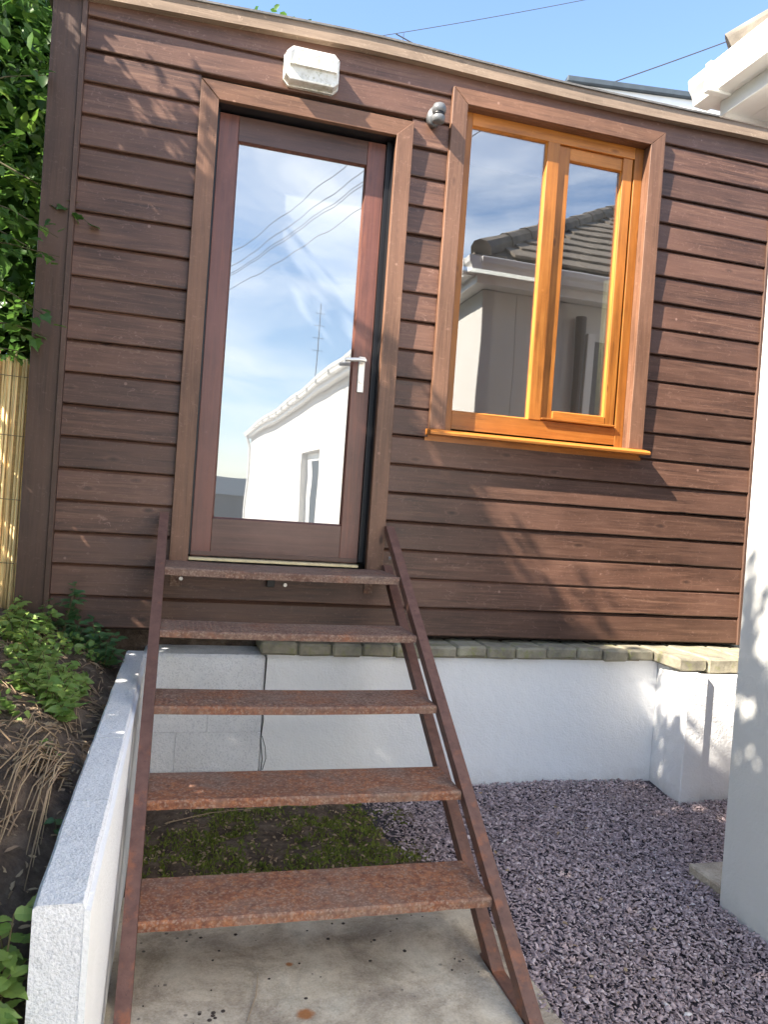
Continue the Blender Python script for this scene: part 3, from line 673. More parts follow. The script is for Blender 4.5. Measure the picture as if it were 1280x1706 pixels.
# ------------------------------------------------------------------ low block retaining wall on the left
lw = thing('retaining_wall', 'low white painted block wall with speckled top beside the stairs', 'wall', (0, -1, -.7))
def LWm(o): o.location = -lw.location; return o
bm = bmesh.new()
secs = [(-2.62, -.050, .036, -.20), (-2.125, -.046, .038, -.100), (-1.68, -.043, .044, -.099), (-1.22, -.037, .049, -.101), (-.76, -.030, .054, -.099), (-.30, -.022, .058, -.097), (-.04, -.016, .062, -.094)]
for (a, b) in zip(secs[:-1], secs[1:]):
    if a[0] < -2.3: continue
    bm = bmesh.new(); nn = 6; rs = []
    for i in range(nn+1):
        t = i/nn; y_ = a[0]+(b[0]-a[0])*t+(.0015 if i == 0 else -.0015 if i == nn else 0)
        l_ = a[1]+(b[1]-a[1])*t+.003*noise.noise(Vector((0, y_*8, 1))); r_ = a[2]+(b[2]-a[2])*t+.003*noise.noise(Vector((4, y_*8, 1))); t_ = a[3]+(b[3]-a[3])*t
        if a[0] < -2.1 and i == 0: t_ -= .004
        rs.append([(l_, y_, -.77), (l_, y_, t_-.006), (l_+.006, y_, t_), (r_-.005, y_, t_), (r_, y_, t_-.006), (r_+.006, y_, -.77)])
    skin(bm, rs); LWm(bm_to('block', bm, M_BLOCKW, lw))
rs = [[(q[2]-.0005, q[0], -.77), (q[2]-.0005, q[0], q[3]-.014), (q[2]+.010, q[0], q[3]-.018), (q[2]+.013, q[0], -.77)] for q in secs[1:]]
bm = bmesh.new(); skin(bm, rs); LWm(bm_to('side_render', bm, M_STUCCO, lw))

# ------------------------------------------------------------------ stairs
stt = thing('metal_staircase', 'rusty brown open metal stairs with five treads leading up to the door', 'stairs', (.6, -1, -.69))
def ST(o): o.location = -stt.location; return o
xl, xr = .1215, 1.0925
rise, run, y0, z0_ = .198, .2844, .364, .305
slope = Vector((0, -run, -rise)).normalized(); nrm = Vector((0, -rise, run)).normalized()   # nrm: out of the stair plane, up and forwards
def angle_rail(name, xa, xb, inner, off, ztop, zbot, ytrim=None):
    """L section: flange xa..xb facing out of the stair plane, web on the inner edge"""
    def pt(z): t = (z0_-z)/rise; return Vector((0, -(y0+run*t), z))+nrm*off
    def at_z(z):           # slide so that the end sits at height z
        q = pt(z); q2 = q+slope*((q.z-z)/(-slope.z)); return q2
    a, b = at_z(ztop), at_z(zbot); th = .005; web = .040
    bm = bmesh.new()
    def bar(x0, x1, n0, n1):
        vs = []
        for e in (a, b):
            for xx in (x0, x1):
                for nn_ in (n0, n1):
                    q = e+nrm*nn_; 
                    t = (q.z-e.z)/(-slope.z); q = q+slope*t     # cut level at the ends
                    vs.append(bm.verts.new((xx, q.y, q.z)))
        for q in ((0, 1, 3, 2), (4, 6, 7, 5), (0, 4, 5, 1), (2, 3, 7, 6), (0, 2, 6, 4), (1, 5, 7, 3)): bm.faces.new([vs[i] for i in q])
    bar(xa, xb, -th, 0)
    if inner > 0: bar(xb-th, xb, -web, -th-.0002)
    else: bar(xa, xa+th, -web, -th-.0002)
    return ST(bm_to(name, bm, M_RAIL, stt))
angle_rail('rail', .0835, .1205, 1, .004, .512, -.689)
angle_rail('rail', 1.0945, 1.1330, -1, .004, .512, -.689)
angle_rail('rail', .0835, .1205, 1, -.142, .330, -.689)
angle_rail('rail', 1.0945, 1.1330, -1, -.142, .330, -.689)
for xa_, xb_ in ((.0835, .1205), (1.0945, 1.1330)):
    ST(B('foot_plate', M_RAIL, stt, xa_, xb_, -1.80, -1.44, -.6895, -.682, .001))
def tread(i):
    zt = z0_-rise*i; yf_ = -(y0+run*i); dep = .232 if i else .318
    bm = bmesh.new(); nseg = 36; rs = []
    bow = (-.004 if i < 3 else -.001)
    lipd = .030 if i == 0 else .026
    for k in range(nseg+1):
        t = k/nseg; x = xl+(xr-xl)*t; s_ = 4*bow*t*(1-t); 
        wv = .0016*noise.noise(Vector((x*7, i*3, 0))); lip = lipd+.003*noise.noise(Vector((x*16, i*5, 2)))*(1 if i > 2 else .4)
        yb_ = yf_+dep
        rs.append([(x, yf_+wv, zt+s_-lip), (x, yf_+wv, zt+s_-.006), (x, yf_+.005+wv, zt+s_), (x, yb_-.004, zt+s_+.001), (x, yb_, zt+s_-.003), (x, yb_, zt+s_-.03), (x, yb_-.005, zt+s_-.03), (x, yb_-.005, zt+s_-.006), (x, yf_+.006+wv, zt+s_-.007), (x, yf_+.006+wv, zt+s_-lip)])
    skin(bm, rs); return ST(bm_to('landing' if i == 0 else 'tread', bm, M_RUST, stt))
for i in range(5): tread(i)
# raised chequer bars on the upper treads
bm = bmesh.new()
for i in (1, 2):
    zt = z0_-rise*i
    nx = 58
    for a in range(nx):
        for b in range(10):
            x = xl+.02+a*.0163; y = -(y0+run*i)+.014+b*.0215; s = 1 if (a+b) % 2 else -1
            d = Vector((.0065, .0065*s, 0)); w2 = Vector((-.0016*s, .0016, 0)); c = Vector((x, y, zt-.003))
            t_ = (x-xl)/(xr-xl); c.z = zt+4*(-.004)*t_*(1-t_)+.0002
            v_ = [bm.verts.new(c+q) for q in (-d, w2, d, -w2)]; top = bm.verts.new(c+Vector((0, 0, .0022)))
            for q in range(4): bm.faces.new((v_[q], v_[(q+1) % 4], top))
o = ST(bm_to('chequer_pattern', bm, M_RUST, stt)); o['kind'] = 'stuff'
# brackets and bolts holding the landing
for x in (.165, 1.04):
    bm = bmesh.new(); box(bm, x-.02, x+.02, -.29, -.026, .262, .268); box(bm, x-.02, x+.02, -.031, -.026, .19, .2615); ST(bm_to('bracket', bm, M_RUST, stt))
ST(B('bracket', M_BLACK, stt, .565, .600, -.052, -.026, .205, .262, .002))
for x, z in ((.19, .225), (.650, .215)):
    bm = bmesh.new(); tube(bm, [(x, -.023, z), (x, -.036, z)], .009, 6); ST(bm_to('bolt', bm, M_CHROME, stt))
bm = bmesh.new(); tube(bm, [(1.093, -.19, .372), (1.084, -.19, .372)], .008, 6); ST(bm_to('bolt', bm, M_CHROME, stt))

# ------------------------------------------------------------------ small concrete block by the house corner
bm = bmesh.new(); box(bm, 2.10, 2.46, -1.26, -1.05, -.76, -.655, .006)
o = tag(bm_to('paving_block', bm, M_CONC), 'small mossy concrete slab lying on the slate by the white house corner', 'slab')

# ------------------------------------------------------------------ white house on the right
hs = thing('bungalow', 'white rendered bungalow with white gutters at the right edge, close to the stairs', 'house', (5, -9, -.7))
def HS(o): o.location = -hs.location; return o
X0, Y0, Y1, X1 = 2.050, -1.285, -17.6, 9.6
wz = 2.10
# side wall with a door opening (y -8.45..-7.0)
HS(B('wall', M_HOUSEW, hs, X0, X0+.25, -7.0, Y0, -.77, wz, .004)); HS(B('wall', M_HOUSEW, hs, X0, X0+.25, Y1, -8.45, -.77, wz, .004))
HS(B('wall', M_HOUSEW, hs, X0, X0+.25, -8.449, -7.001, 1.30, wz, .0))
HS(B('wall', M_HOUSEW, hs, X0+.251, X1, Y0-.25, Y0, -.77, wz, .004))
HS(B('wall', M_HOUSEW, hs, X0+.251, X1, Y1, Y1+.25, -.77, wz, .004)); HS(B('wall', M_HOUSEW, hs, X1-.25, X1, Y1+.251, Y0-.251, -.77, wz, 0))
hd = HS(B('side_door', M_WHITEP, hs, X0+.10, X0+.16, -8.449, -7.001, -.75, 1.299, .004))
B('door_pane', M_DARKCAP, hd, X0+.09, X0+.0995, -8.05, -7.12, -.55, 1.18, 0)
# brown pipes and dark recess on the face that looks at the cabin
bm = bmesh.new(); tube(bm, [(2.78, Y0+.05, -.7), (2.78, Y0+.05, 2.0)], .035, 12); HS(bm_to('downpipe', bm, plain('brown_pipe', (.07, .045, .04), .45), hs))
HS(B('back_door', plain('grey_door', (.12, .12, .125), .5), hs, 2.90, 3.75, Y0+.0005, Y0+.03, -.7, 1.85, .004))
HS(B('light_reveal', M_WHITEP, hs, 2.845, 2.899, Y0+.0005, Y0+.04, -.7, 1.90, .002))
# soffit, fascia, gutter
ex, ey = 1.935, -1.12
HS(B('soffit', M_WHITEP, hs, ex+.012, X0-.001, Y1-.2, ey-.012, wz+.0, wz+.02, 0)); HS(B('soffit', M_WHITEP, hs, X0, X1+.2, Y0+.001, ey-.012, wz+.0, wz+.02, 0))
HS(B('fascia_board', M_WHITEP, hs, ex, ex+.012, Y1-.2, ey, wz-.015, wz+.145, .002)); HS(B('fascia_board', M_WHITEP, hs, ex+.0125, X1+.2, ey-.012, ey, wz-.015, wz+.145, .002))
def gutter_profile(sgn):  # ogee/square white gutter
    return [(0, .135), (-.085, .135), (-.090, .128), (-.084, .095), (-.070, .075), (-.060, .045), (-.02, .040), (0, .040)]
bm = bmesh.new(); pr = gutter_profile(1)
rs = [[(ex-.0005+a, y, wz+b) for a, b in pr] for y in (Y1-.2, ey+.07)]; skin(bm, rs)
HS(bm_to('gutter', bm, M_WHITEP, hs))
bm = bmesh.new(); rs = [[(x, ey+.0005-a, wz+b) for a, b in pr] for x in (ex-.0003, X1+.2)]; skin(bm, rs); HS(bm_to('gutter', bm, M_WHITEP, hs))
for y in [ey-.03-i*.9 for i in range(16)]:
    bm = bmesh.new(); box(bm, ex-.096, ex+.001, y-.03, y+.0, wz+.034, wz+.139, .003); HS(bm_to('gutter_bracket', bm, M_WHITEP, hs))
bm = bmesh.new(); tube(bm, [(ex-.05, Y1+.3, wz+.05), (X0-.06, Y1+.3, wz-.25), (X0-.05, Y1+.3, -.7)], .035, 10); HS(bm_to('downpipe', bm, M_WHITEP, hs))
# hipped roof
pitch_ = .62; rz = wz+.150
bm = bmesh.new(); xa, xb, ya, yb = ex-.03, X1+.23, ey+.03, Y1-.23; hw = (xb-xa)/2; top = rz+hw*pitch_
c = [(xa, ya, rz), (xb, ya, rz), (xb, yb, rz), (xa, yb, rz)]; v_ = [bm.verts.new(q) for q in c]; t1 = bm.verts.new((xa+hw, ya-hw, top)); t2 = bm.verts.new((xa+hw, yb+hw, top))
bm.faces.new((v_[0], v_[1], t1)); bm.faces.new((v_[1], v_[2], t2, t1)); bm.faces.new((v_[2], v_[3], t2)); bm.faces.new((v_[3], v_[0], t1, t2)); bm.faces.new(v_[::-1])
HS(bm_to('roof', bm, M_RTILE, hs))
# individual tiles on the face that the window mirrors
tw, th_, tt = .27, .24, .018
L_ = math.hypot(1, pitch_); uv = Vector((0, -1, pitch_)).normalized(); nv = Vector((0, pitch_, 1)).normalized()
bm = bmesh.new(); box(bm, 0, tw-.006, 0, 1, 0, 1); 
for v_ in bm.verts:
    q = Vector((v_.co.x, 0, 0))+uv*(v_.co.y*(th_+.04))+nv*(v_.co.z*tt+(.020 if v_.co.y < .5 else .002)); v_.co = q
me = bpy.data.meshes.new('roof_tile'); bmesh.ops.recalc_face_normals(bm, faces=bm.faces[:]); bm.to_mesh(me); bm.free(); me.materials.append(M_RTILE)
cnt = 0
for row in range(15):
    yy = row*th_/L_
    for k in range(30):
        x = xa+k*tw+(tw/2 if row % 2 else 0)
        if x < xa+yy+.01 or x > xa+yy+3.6-row*.05 or cnt > 195: continue
        o = bpy.data.objects.new('roof_tile', me); COL.objects.link(o); o.parent = hs; cnt += 1
        o.location = Vector((x, ya-yy, rz+yy*pitch_+.001+random.uniform(0, .003)))-hs.location; o.rotation_euler = (0, 0, random.uniform(-.01, .01))
# hip ridge tiles
for k in range(16):
    s = .05+k*.27; p0 = Vector((xa+s, ya-s, rz+s*pitch_+.02)); p1 = p0+Vector((.29, -.29, .29*pitch_))
    bm = bmesh.new(); tube(bm, [p0, p1], [.075, .066], 10); HS(bm_to('hip_tile', bm, M_RTILE, hs))
# courses on the long face: thin steps so its edge reads as tiled
bm = bmesh.new()
for row in range(14):
    s = row*.20
    x_ = xa+s; z_ = rz+s*pitch_
    box(bm, x_, x_+.22, yb+s, ya-s-.02, z_+.002, z_+.028)
o = HS(bm_to('tile_courses', bm, M_RTILE, hs)); o['kind'] = 'stuff'
# aerial on that roof
ae = thing('roof_aerial', 'thin aerial mast on the bungalow roof, mirrored in the door glass', 'aerial', (3.25, -15, 3.0))
bm = bmesh.new(); tube(bm, [(0, 0, 0), (0, 0, 2.35)], .014, 6); bm_to('mast', bm, M_GREY, ae)
for z in (1.2, 1.5, 1.8, 2.1):
    bm = bmesh.new(); tube(bm, [(-.16, 0, z), (.16, 0, z)], .006, 5); bm_to('rod', bm, M_GREY, ae)

# ------------------------------------------------------------------ white building behind the cabin
wb = thing('white_building', 'white walled building with dark flat roof edge rising behind the cabin roof', 'building', (3.88, 4.0, -.76)); wb.rotation_euler = (0, 0, math.radians(-8.9))
for a in ((0, 6, .0, 5, 0, 5.969),): B('wall', M_HOUSEW, wb, a[0]+.06, a[1], a[2]+.05, a[3], a[4], a[5], .004)
B('roof_edge', M_DARKCAP, wb, -.02, 6.05, -.03, 5.05, 5.970, 6.03, .006)
B('fascia_board', M_WHITEP, wb, .0, 6.03, .02, .0495, 5.72, 5.969, .004)
# far low grey wall and shed beyond, seen only in the door's reflection
fb = thing('garden_shed', 'low dark grey shed mirrored at the foot of the door glass', 'shed', (1.0, -27, -.76))
B('wall', M_FARROOF, fb, -3.2, 2.4, -1.5, 1.5, 0, 1.3, 0)
bm = bmesh.new(); skin(bm, [[(x, -1.7, 1.301), (x, 1.7, 1.301), (x, 0, 1.95)] for x in (-3.3, 2.6)]); bm_to('roof', bm, M_DARKCAP, fb)

# ------------------------------------------------------------------ overhead cables
def wire(name, a, b, sag, rad, label, group=None):
    a, b = Vector(a), Vector(b); bm = bmesh.new(); pts = []
    for i in range(25):
        t = i/24; q = a.lerp(b, t); q.z -= sag*4*t*(1-t); pts.append(q)
    tube(bm, pts, rad, 5); return tag(bm_to(name, bm, M_CABLE), label, 'cable', group)
wire('overhead_cable', (.6, 8, 6.9), (9.2, 8.2, 10.5), .10, .0055, 'thin overhead cable crossing the blue sky above the middle of the cabin roof')
wire('overhead_cable', (4.6, 8, 6.75), (13.5, 8.0, 11.7), .12, .010, 'darker overhead cable rising from the dark roof edge to the right edge of the picture')
for i, (dz, dx) in enumerate(((.55, -.05), (.18, .0), (0, .05), (-.12, .0), (-.50, .1))):
    wire('overhead_cable', (-2.2+dx, -33, 7.4+dz*.8), (9.6+dx, 10.5, 8.2+dz*1.25), .55, .0085, ['highest of the slack cables mirrored in the upper door glass', 'second highest of the slack cables mirrored in the upper door glass', 'middle one of the five slack cables mirrored in the upper door glass', 'second lowest of the slack cables mirrored in the upper door glass', 'lowest of the slack cables mirrored in the upper door glass'][i], 'cables mirrored in the door')
bm = bmesh.new(); tube(bm, [(2.93, 8, 7.76), (3.28, 8, 7.66)], .010, 5); tube(bm, [(3.28, 8, 7.66), (3.25, 8, 6.0)], .015, 5); tube(bm, [(3.05, 8, 7.80), (3.05, 8, 7.66)], .006, 4)
tag(bm_to('television_aerial', bm, M_CABLE), 'tiny dark aerial peeping over the cabin roof into the blue sky', 'aerial')

# ------------------------------------------------------------------ reed screen
rf = thing('reed_screen', 'golden reed screen fence left of the cabin corner', 'fence', (-.8, .05, 0))
M_WIRE = plain('tie_wire', (.25, .2, .12), .6)
x = -.488; i = 0
M_MAT = plain('reed_gap_shade', (.45, .30, .12), .8, ns=.3, nscale=60)  # mat added behind the reeds, darker colour standing for shade in the gaps
o = B('gap_backing', M_MAT, rf, -1.5, -.492, .064, .070, .0, 1.10, 0); o.location = -rf.location
while x > -1.5:
    rad = random.uniform(.0035, .006); x -= rad*1.6; zt = 1.13+random.uniform(-.03, .02); y = .055+random.uniform(-.006, .006)
    bm = bmesh.new(); lean = random.uniform(-.004, .004)
    zs = [.0, .22+random.uniform(-.1, .1), .5+random.uniform(-.1, .1), .8+random.uniform(-.08, .08), zt]
    tube(bm, [(x+lean*j, y+random.uniform(-.002, .002), z) for j, z in enumerate(zs)], rad, 6)
    o = bm_to('reed', bm, M_REED, rf, True); o.location = -rf.location
for z in (.25, .52, .79, 1.04):
    bm = bmesh.new(); tube(bm, [(-.49, .045, z), (-.8, .043, z+.008), (-1.15, .046, z-.005), (-1.5, .044, z)], .0016, 5); o = bm_to('tie_wire', bm, M_WIRE, rf); o.location = -rf.location

# ------------------------------------------------------------------ foliage
def blob_leaves(name, n, samp, size, m, parent, width=1.):
    pos = samp(n); dr = rng.normal(size=(len(pos), 3))*np.array([1, 1, .8])+np.array([.25, -.35, -.25])
    return leaves(name, pos, dr, size, m, parent, width)
ivy = thing('ivy_bush', 'dense green climbing bush crowding the left corner of the cabin above the reed screen', 'bush', (-.9, .6, 0))
def ivs(n):
    P_ = np.stack([rng.uniform(-2.0, -.50, n), rng.uniform(.12, 1.5, n), rng.uniform(1.0, 4.6, n)], 1)
    nz = np.array([noise.noise(Vector(p_)*2.2) for p_ in P_]); P_ = P_[nz+rng.normal(0, .10, n)-.16*(P_[:, 2] < 2.3) > -.02]
    return P_-np.array([-.9, .6, 0])
o = blob_leaves('foliage', 15000, ivs, .062, M_IVY, ivy); o['kind'] = 'stuff'
def ivt(n):
    P_ = np.stack([rng.uniform(-1.6, -.50, n), rng.uniform(.1, 1.3, n), rng.uniform(2.1, 4.6, n)], 1)
    nz = np.array([noise.noise(Vector(p_)*2.6+Vector((9, 0, 0))) for p_ in P_]); return P_[nz+.12*(P_[:, 2]-2.6) > .02]-np.array([-.9, .6, 0])
o = blob_leaves('foliage', 7000, ivt, .058, M_HEDGE, ivy); o['kind'] = 'stuff'  # paler leaf colour on top, darker below: light and shade put into colour
# leaf mass added behind, shutting out the sky to darken the bush
def ivd(n): return np.stack([rng.uniform(-2.6, -.50, n), rng.uniform(1.2, 2.4, n), rng.uniform(.2, 5.2, n)], 1)-np.array([-.9, .6, 0])
o = blob_leaves('foliage', 26000, ivd, .11, M_IVY, ivy, 1.3); o['kind'] = 'stuff'
iv_me = leaf_mesh('leaf', M_HEDGE, False)
iv_me2 = leaf_mesh('leaf', M_IVY, True)
sprigs = [((-.70, .08, 1.95), (.42, -.12, -.25), 16), ((-.75, -.02, 1.75), (.38, -.2, -.18), 16), ((-.78, -.05, 1.55), (.42, -.15, -.05), 16), ((-.72, -.02, 1.42), (.36, -.18, -.18), 14),
          ((-.70, .02, 1.25), (.30, -.10, -.05), 12), ((-.74, .0, 1.85), (.22, -.3, .05), 12), ((-.80, .05, 2.2), (.32, -.12, .06), 12), ((-.72, .05, 1.12), (.22, -.05, .02), 8), ((-.75, -.1, 1.62), (.28, -.1, -.10), 10)]
for (s0, d, k) in sprigs:
    s0 = Vector(s0); d = Vector(d); bm = bmesh.new(); tube(bm, [s0, s0+d*.5+Vector((0, 0, .02)), s0+d], [.004, .003, .0015], 5)
    o = bm_to('stem', bm, M_STEM, ivy); o.location = -ivy.location
    for i in range(k):
        t = (i+.5)/k; p_ = s0+d*t+Vector((random.gauss(0, .02), random.gauss(0, .02), random.gauss(0, .02)))
        dd = d.normalized()*.5+Vector((random.gauss(.2, .5), random.gauss(-.3, .4), random.gauss(-.2, .5)))
        put_leaf(iv_me if random.random() < .7 else iv_me2, ivy, p_, dd, random.uniform(.045, .085)*(1.1-.4*t))
# hedge that stands left of the bank, out of frame: it throws the dappled shade over the steps and cabin
hg = thing('hedge', 'tall leafy hedge along the soil bank left of the stairs', 'hedge', (-1.0, -1.8, -.1))
def top_z(x, y): return 2.99+(-.95-x)*.92+.13*noise.noise(Vector((y*2.3, 0, 3)))+.09*noise.noise(Vector((y*7, 0, 1)))
def hgs(n):
    x = rng.uniform(-1.28, -.78, n); y = rng.uniform(-4.2, -.14, n); z = rng.uniform(-.05, 3.45, n)
    tz = np.array([top_z(a, b) for a, b in zip(x, y)]); cl = np.array([noise.noise(Vector((a*9, b*9, c*9))) for a, b, c in zip(x, y, z)])
    k = (z < tz) & ((tz-z > .40) | (cl > .02-.5*(tz-z)))
    k &= ~((z > .50) & (z < .86) & (y < -.25) & (y > -1.7) & (rng.uniform(0, 1, n) < .93))  # gap shaped into the unseen hedge to let sun onto the weeds
    return np.stack([x, y, z], 1)[k]-np.array([-1.0, -1.8, -.1])
o = blob_leaves('foliage', 42000, hgs, .085, M_HEDGE, hg, 1.1); o['kind'] = 'stuff'
# upright shoots on top give the feathery edge of the shade
pp = []; dd = []
bm = bmesh.new()
for k in range(125):
    y = -.15-4.0*random.random(); x = random.uniform(-1.2, -.85); z = top_z(x, y)-.12; d = Vector((random.gauss(.12, .15), random.gauss(0, .15), 1)).normalized()*random.uniform(.12, .44)
    a = Vector((x, y, z)); tube(bm, [a, a+d], [.004, .002], 4)
    for i in range(16):
        t = random.random(); q = a+d*t+Vector((random.gauss(0, .02), random.gauss(0, .02), 0)); pp.append(q); dd.append(d.normalized()*.7+Vector((random.gauss(0, .5), random.gauss(0, .5), random.gauss(0, .3))))
for k in range(16):
    y = -.3-3.7*k/15; tube(bm, [(-1.02, y, -.1), (-1.0, y+.05, 1.2), (-1.04, y-.03, 2.6)], [.022, .015, .006], 6)
o = bm_to('stems', bm, M_STEM, hg); o.location = -hg.location; o['kind'] = 'stuff'
o = leaves('foliage', np.array([list(q) for q in pp])-np.array([-1.0, -1.8, -.1]), np.array([list(q) for q in dd]), .06, M_HEDGE, hg, .7); o['kind'] = 'stuff'
# tree behind the cabin whose tip shows over the roof
tr = thing('garden_tree', 'tree behind the cabin with only its tip showing above the roof edge', 'tree', (1.0, 6.0, -.76))
bm = bmesh.new(); tube(bm, [(0, 0, 0), (.05, 0, 3), (.15, 0, 6.0)], [.14, .09, .03], 8)
for a in range(7): tube(bm, [(.04, 0, 2.5+.4*a), (.04+.9*math.cos(a*2.1), .9*math.sin(a*2.1), 3.2+.4*a)], [.04, .01], 5)
bm_to('trunk', bm, M_STEM, tr)
def trs(n):
    P_ = rng.normal(size=(n, 3)); P_ /= np.linalg.norm(P_, axis=1, keepdims=True); P_ *= rng.uniform(.4, 1, (n, 1))**.6*np.array([1.2, 1.2, 1.9]); P_[:, 2] += 5.3
    nz = np.array([noise.noise(Vector(p_)*1.8) for p_ in P_]); return P_[nz > -.05]
o = blob_leaves('crown', 6000, trs, .11, M_IVY, tr)
# weeds on the bank
wd_me = leaf_mesh('leaf', M_NETTLE, False); dk_me = leaf_mesh('leaf', M_DARKLEAF, False)
def weed(x, y, h, ns, k, size, me, label, name='nettle_plant', group=None, spread=.08):
    z = bz(x, y); t_ = thing(name, label, 'weed', (x, y, z), group)
    bm = bmesh.new(); lv = []
    for s in range(ns):
        a = random.uniform(0, 6.28); d = Vector((math.cos(a)*spread*random.uniform(.3, 1.2), math.sin(a)*spread*random.uniform(.3, 1.2), h*random.uniform(.6, 1.05)))
        b0 = Vector((x+random.gauss(0, .02), y+random.gauss(0, .02), z-.01)); tube(bm, [b0, b0+d*.5+Vector((0, 0, .01)), b0+d], [.0025, .002, .0012], 4)
        for i in range(k):
            t = (i+1)/k; an = i*2.4+random.random(); out_ = Vector((math.cos(an), math.sin(an), random.uniform(-.25, .45)))
            lv.append((b0+d*t, out_, size*(1.15-.5*t)*random.uniform(.75, 1.2)))
    o = bm_to('stem', bm, M_STEM, t_); o.location = -t_.location
    for a, b, c in lv: put_leaf(me, t_, a, b, c)
W = 'bank of light green weeds growing up the soil left of the low wall'
spots = [(-.16, -1.00, .10, 'light green weed nearest the low wall, at the front of the clump'), (-.21, -.92, .13, 'light green weed with the broadest leaves in the middle of the bank'), (-.27, -.85, .12, 'light green weed left of the middle of the clump on the bank'),
         (-.22, -.72, .14, 'light green weed in the sunnier part of the clump halfway up the bank'), (-.30, -.66, .14, 'light green weed at the left side of the clump halfway up the bank'), (-.18, -.80, .10, 'small light green weed beside the bare soil near the low wall'),
         (-.34, -.45, .13, 'light green weed behind the clump towards the reed screen'), (-.40, -.30, .13, 'light green weed just below the foot of the reed screen'), (-.30, -.50, .12, 'light green weed between the clump and the cabin corner'),
         (-.48, -.16, .12, 'light green weed at the left of the corner board foot'), (-.36, -.18, .11, 'light green weed at the foot of the cabin corner board')]
for (x, y, h, lb) in spots: weed(x, y, h, 6, 8, .054, wd_me, lb, 'nettle_plant', 'light green weeds on the bank')
for (x, y, lb) in [(-.22, -.16, 'dark green weed against the lowest board beside the corner'), (-.15, -.14, 'dark green weed nearest the back end of the low wall'), (-.10, -.24, 'dark green broad weed at the left of the low wall back end'), (-.27, -.10, 'dark green weed standing tallest against the boards')]:
    weed(x, y, .13 if 'tallest' not in lb else .24, 6, 7, .06, dk_me, lb, 'dock_plant', 'dark green weeds at the foot of the cabin', .07)

for (x, y, h, lb) in [(-.135, -1.30, .05, 'small light seedling beside the dry stalks'), (-.055, -1.66, .06, 'dark weed squeezed behind the low wall near its front')]:
    weed(x, y, h, 2, 5, .04, wd_me if 'light' in lb else dk_me, lb, 'seedling', None, .03)
for (x, y, h, lb) in [(-.095, -2.02, .16, 'broad leaved weed at the bottom left corner beside the wall end'), (-.12, -2.12, .10, 'lower weed at the very bottom left of the bank'), (-.062, -2.16, .06, 'weed creeping against the front end of the low wall')]:
    weed(x, y, h, 3, 6, .06, wd_me, lb, 'broadleaf_weed', None, .05)
# dry stalks drooping at the wall
ds = thing('dry_grass', 'clump of dry straw coloured stalks drooping over the bank by the low wall', 'dry grass', (-.15, -1.5, -.15))
for i in range(34):
    bm = bmesh.new(); x = random.uniform(-.16, -.07); y = random.uniform(-1.42, -1.28); a = Vector((x, y, bz(x, y)+.02+random.uniform(0, .04)))
    dx = random.uniform(-.12, .0); dy = random.uniform(-.45, -.2)
    pts = [a+Vector((dx*t, dy*t, .10*math.sin(t*2.6)*random.uniform(.5, 1.)-.14*t*t)) for t in (0, .3, .6, 1)]
    tube(bm, pts, [.0024, .0022, .0018, .001], 5); o = bm_to('stalk', bm, M_STRAW, ds, True); o.location = -ds.location
# twig lying under the stairs
bm = bmesh.new(); tube(bm, [(.20, -.50, -.655), (.36, -.46, -.64), (.58, -.40, -.65)], [.0025, .002, .001], 5)
tag(bm_to('twig', bm, M_STRAW), 'thin pale twig lying on the moss under the fourth tread', 'twig')
bm = bmesh.new(); tube(bm, [(.40, -1.62, -.687), (.43, -1.53, -.684), (.445, -1.43, -.687)], [.0012, .0012, .0008], 4)
tag(bm_to('straw', bm, M_STRAW), 'single straw lying on the concrete path under the lowest tread', 'straw')

# low ground cover between the weeds: uncountable small leaves
n = 1900; x = rng.uniform(-.75, -.10, n); y = rng.uniform(-1.15, -.06, n)
cl = np.array([noise.noise(Vector((a*5, b*5, 2))) for a, b in zip(x, y)]); k = (cl > .0+.5*(x+.30)*(y < -.3)) 
x, y = x[k], y[k]; n = len(x)
pos = np.stack([x, y, np.array([bz(a, b) for a, b in zip(x, y)])+rng.uniform(.0, .05, n)], 1); dr = np.stack([rng.normal(0, .8, n), rng.normal(-.2, .8, n), rng.normal(.3, .4, n)], 1)
tag(leaves('ground_cover', pos, dr, .030, M_NETTLE, None, 1.1), kind='stuff')
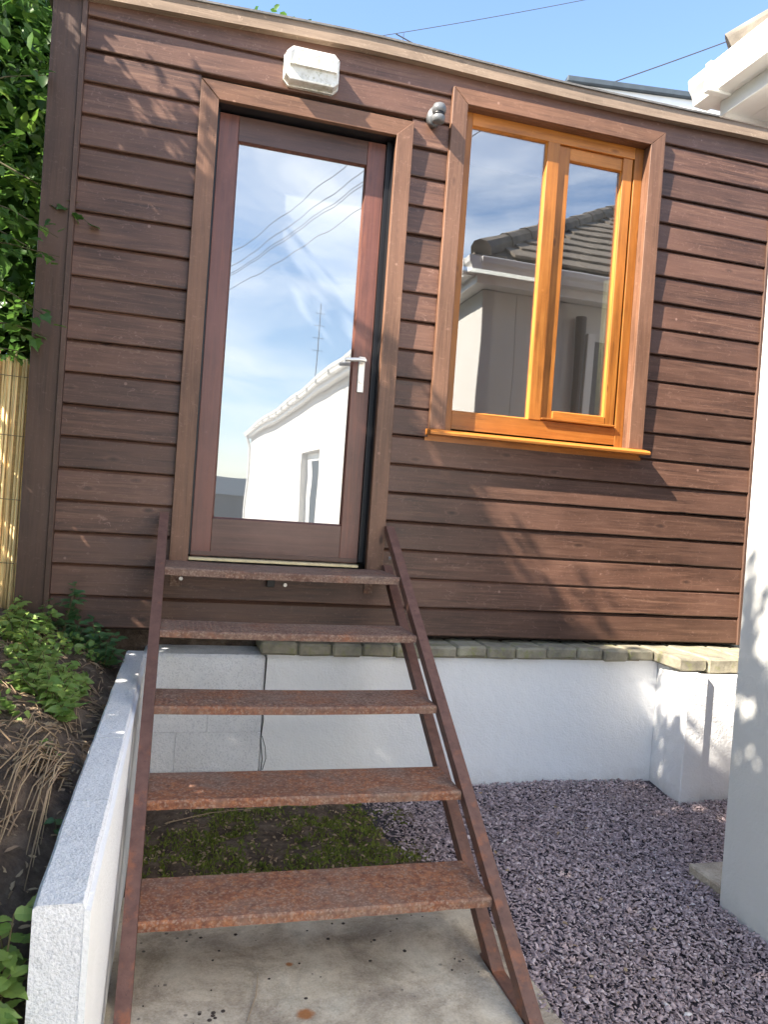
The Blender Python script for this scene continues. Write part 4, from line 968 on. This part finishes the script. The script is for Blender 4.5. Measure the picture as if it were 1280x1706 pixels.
# broken stalks and twigs scattered on the soil
bm = bmesh.new()
for i in range(420):
    x = random.uniform(-.55, -.07); y = random.uniform(-1.75, -.1); a = random.uniform(0, 3.14); l = random.uniform(.02, .09); z = bz(x, y)+.006
    p1 = (x+l*math.cos(a), y+l*math.sin(a)); p1z = bz(*p1)+random.uniform(.004, .025)
    tube(bm, [(x, y, z), ((x+p1[0])/2, (y+p1[1])/2, (z+p1z)/2+.006), (p1[0], p1[1], p1z)], [.0022, .0018, .001], 4)
tag(bm_to('twig_litter', bm, M_STRAW), kind='stuff')
# crumbs of dirt and rust on the path
bm = bmesh.new(); M_CRUMB = plain('dirt_crumb', (.05, .038, .032), .95)
for i in range(60):
    x = random.uniform(.14, 1.1); y = random.choice((-1, -1, -1.1, -1.2))-abs(random.gauss(0, .32)); rr = random.choice((.002, .003, .004, .006))
    if i < 6: x = .33+random.gauss(0, .03); y = -1.58+random.gauss(0, .02); rr = random.uniform(.005, .008)
    bmesh.ops.create_icosphere(bm, subdivisions=1, radius=rr, matrix=Matrix.Translation((x, y, -.689))@Matrix.Diagonal((1, random.uniform(.6, 1.2), .5, 1)))
tag(bm_to('dirt_crumbs', bm, M_CRUMB), kind='stuff')

# dead leaves, husks and grit in the mossy patch
n = 700; x = rng.uniform(.10, 1.10, n); y = rng.uniform(-.88, -.15, n)
pos = np.stack([x, y, np.array([sz(a, b) for a, b in zip(x, y)])+.006], 1); dr = np.stack([rng.normal(0, 1, n), rng.normal(0, 1, n), rng.normal(.1, .25, n)], 1)
tag(leaves('leaf_litter', pos, dr, .017, M_STRAW, None, .7), kind='stuff')

n = 60; x = rng.uniform(1.2, 2.4, n); y = rng.uniform(-1.9, -.2, n)
pos = np.stack([x, y, np.full(n, -.680)], 1); dr = np.stack([rng.normal(0, 1, n), rng.normal(0, 1, n), rng.normal(.05, .2, n)], 1)
tag(leaves('leaf_litter', pos[(x < 2.0) | (y > -1.2)], dr[(x < 2.0) | (y > -1.2)], .018, M_STRAW, None, .8), kind='stuff')
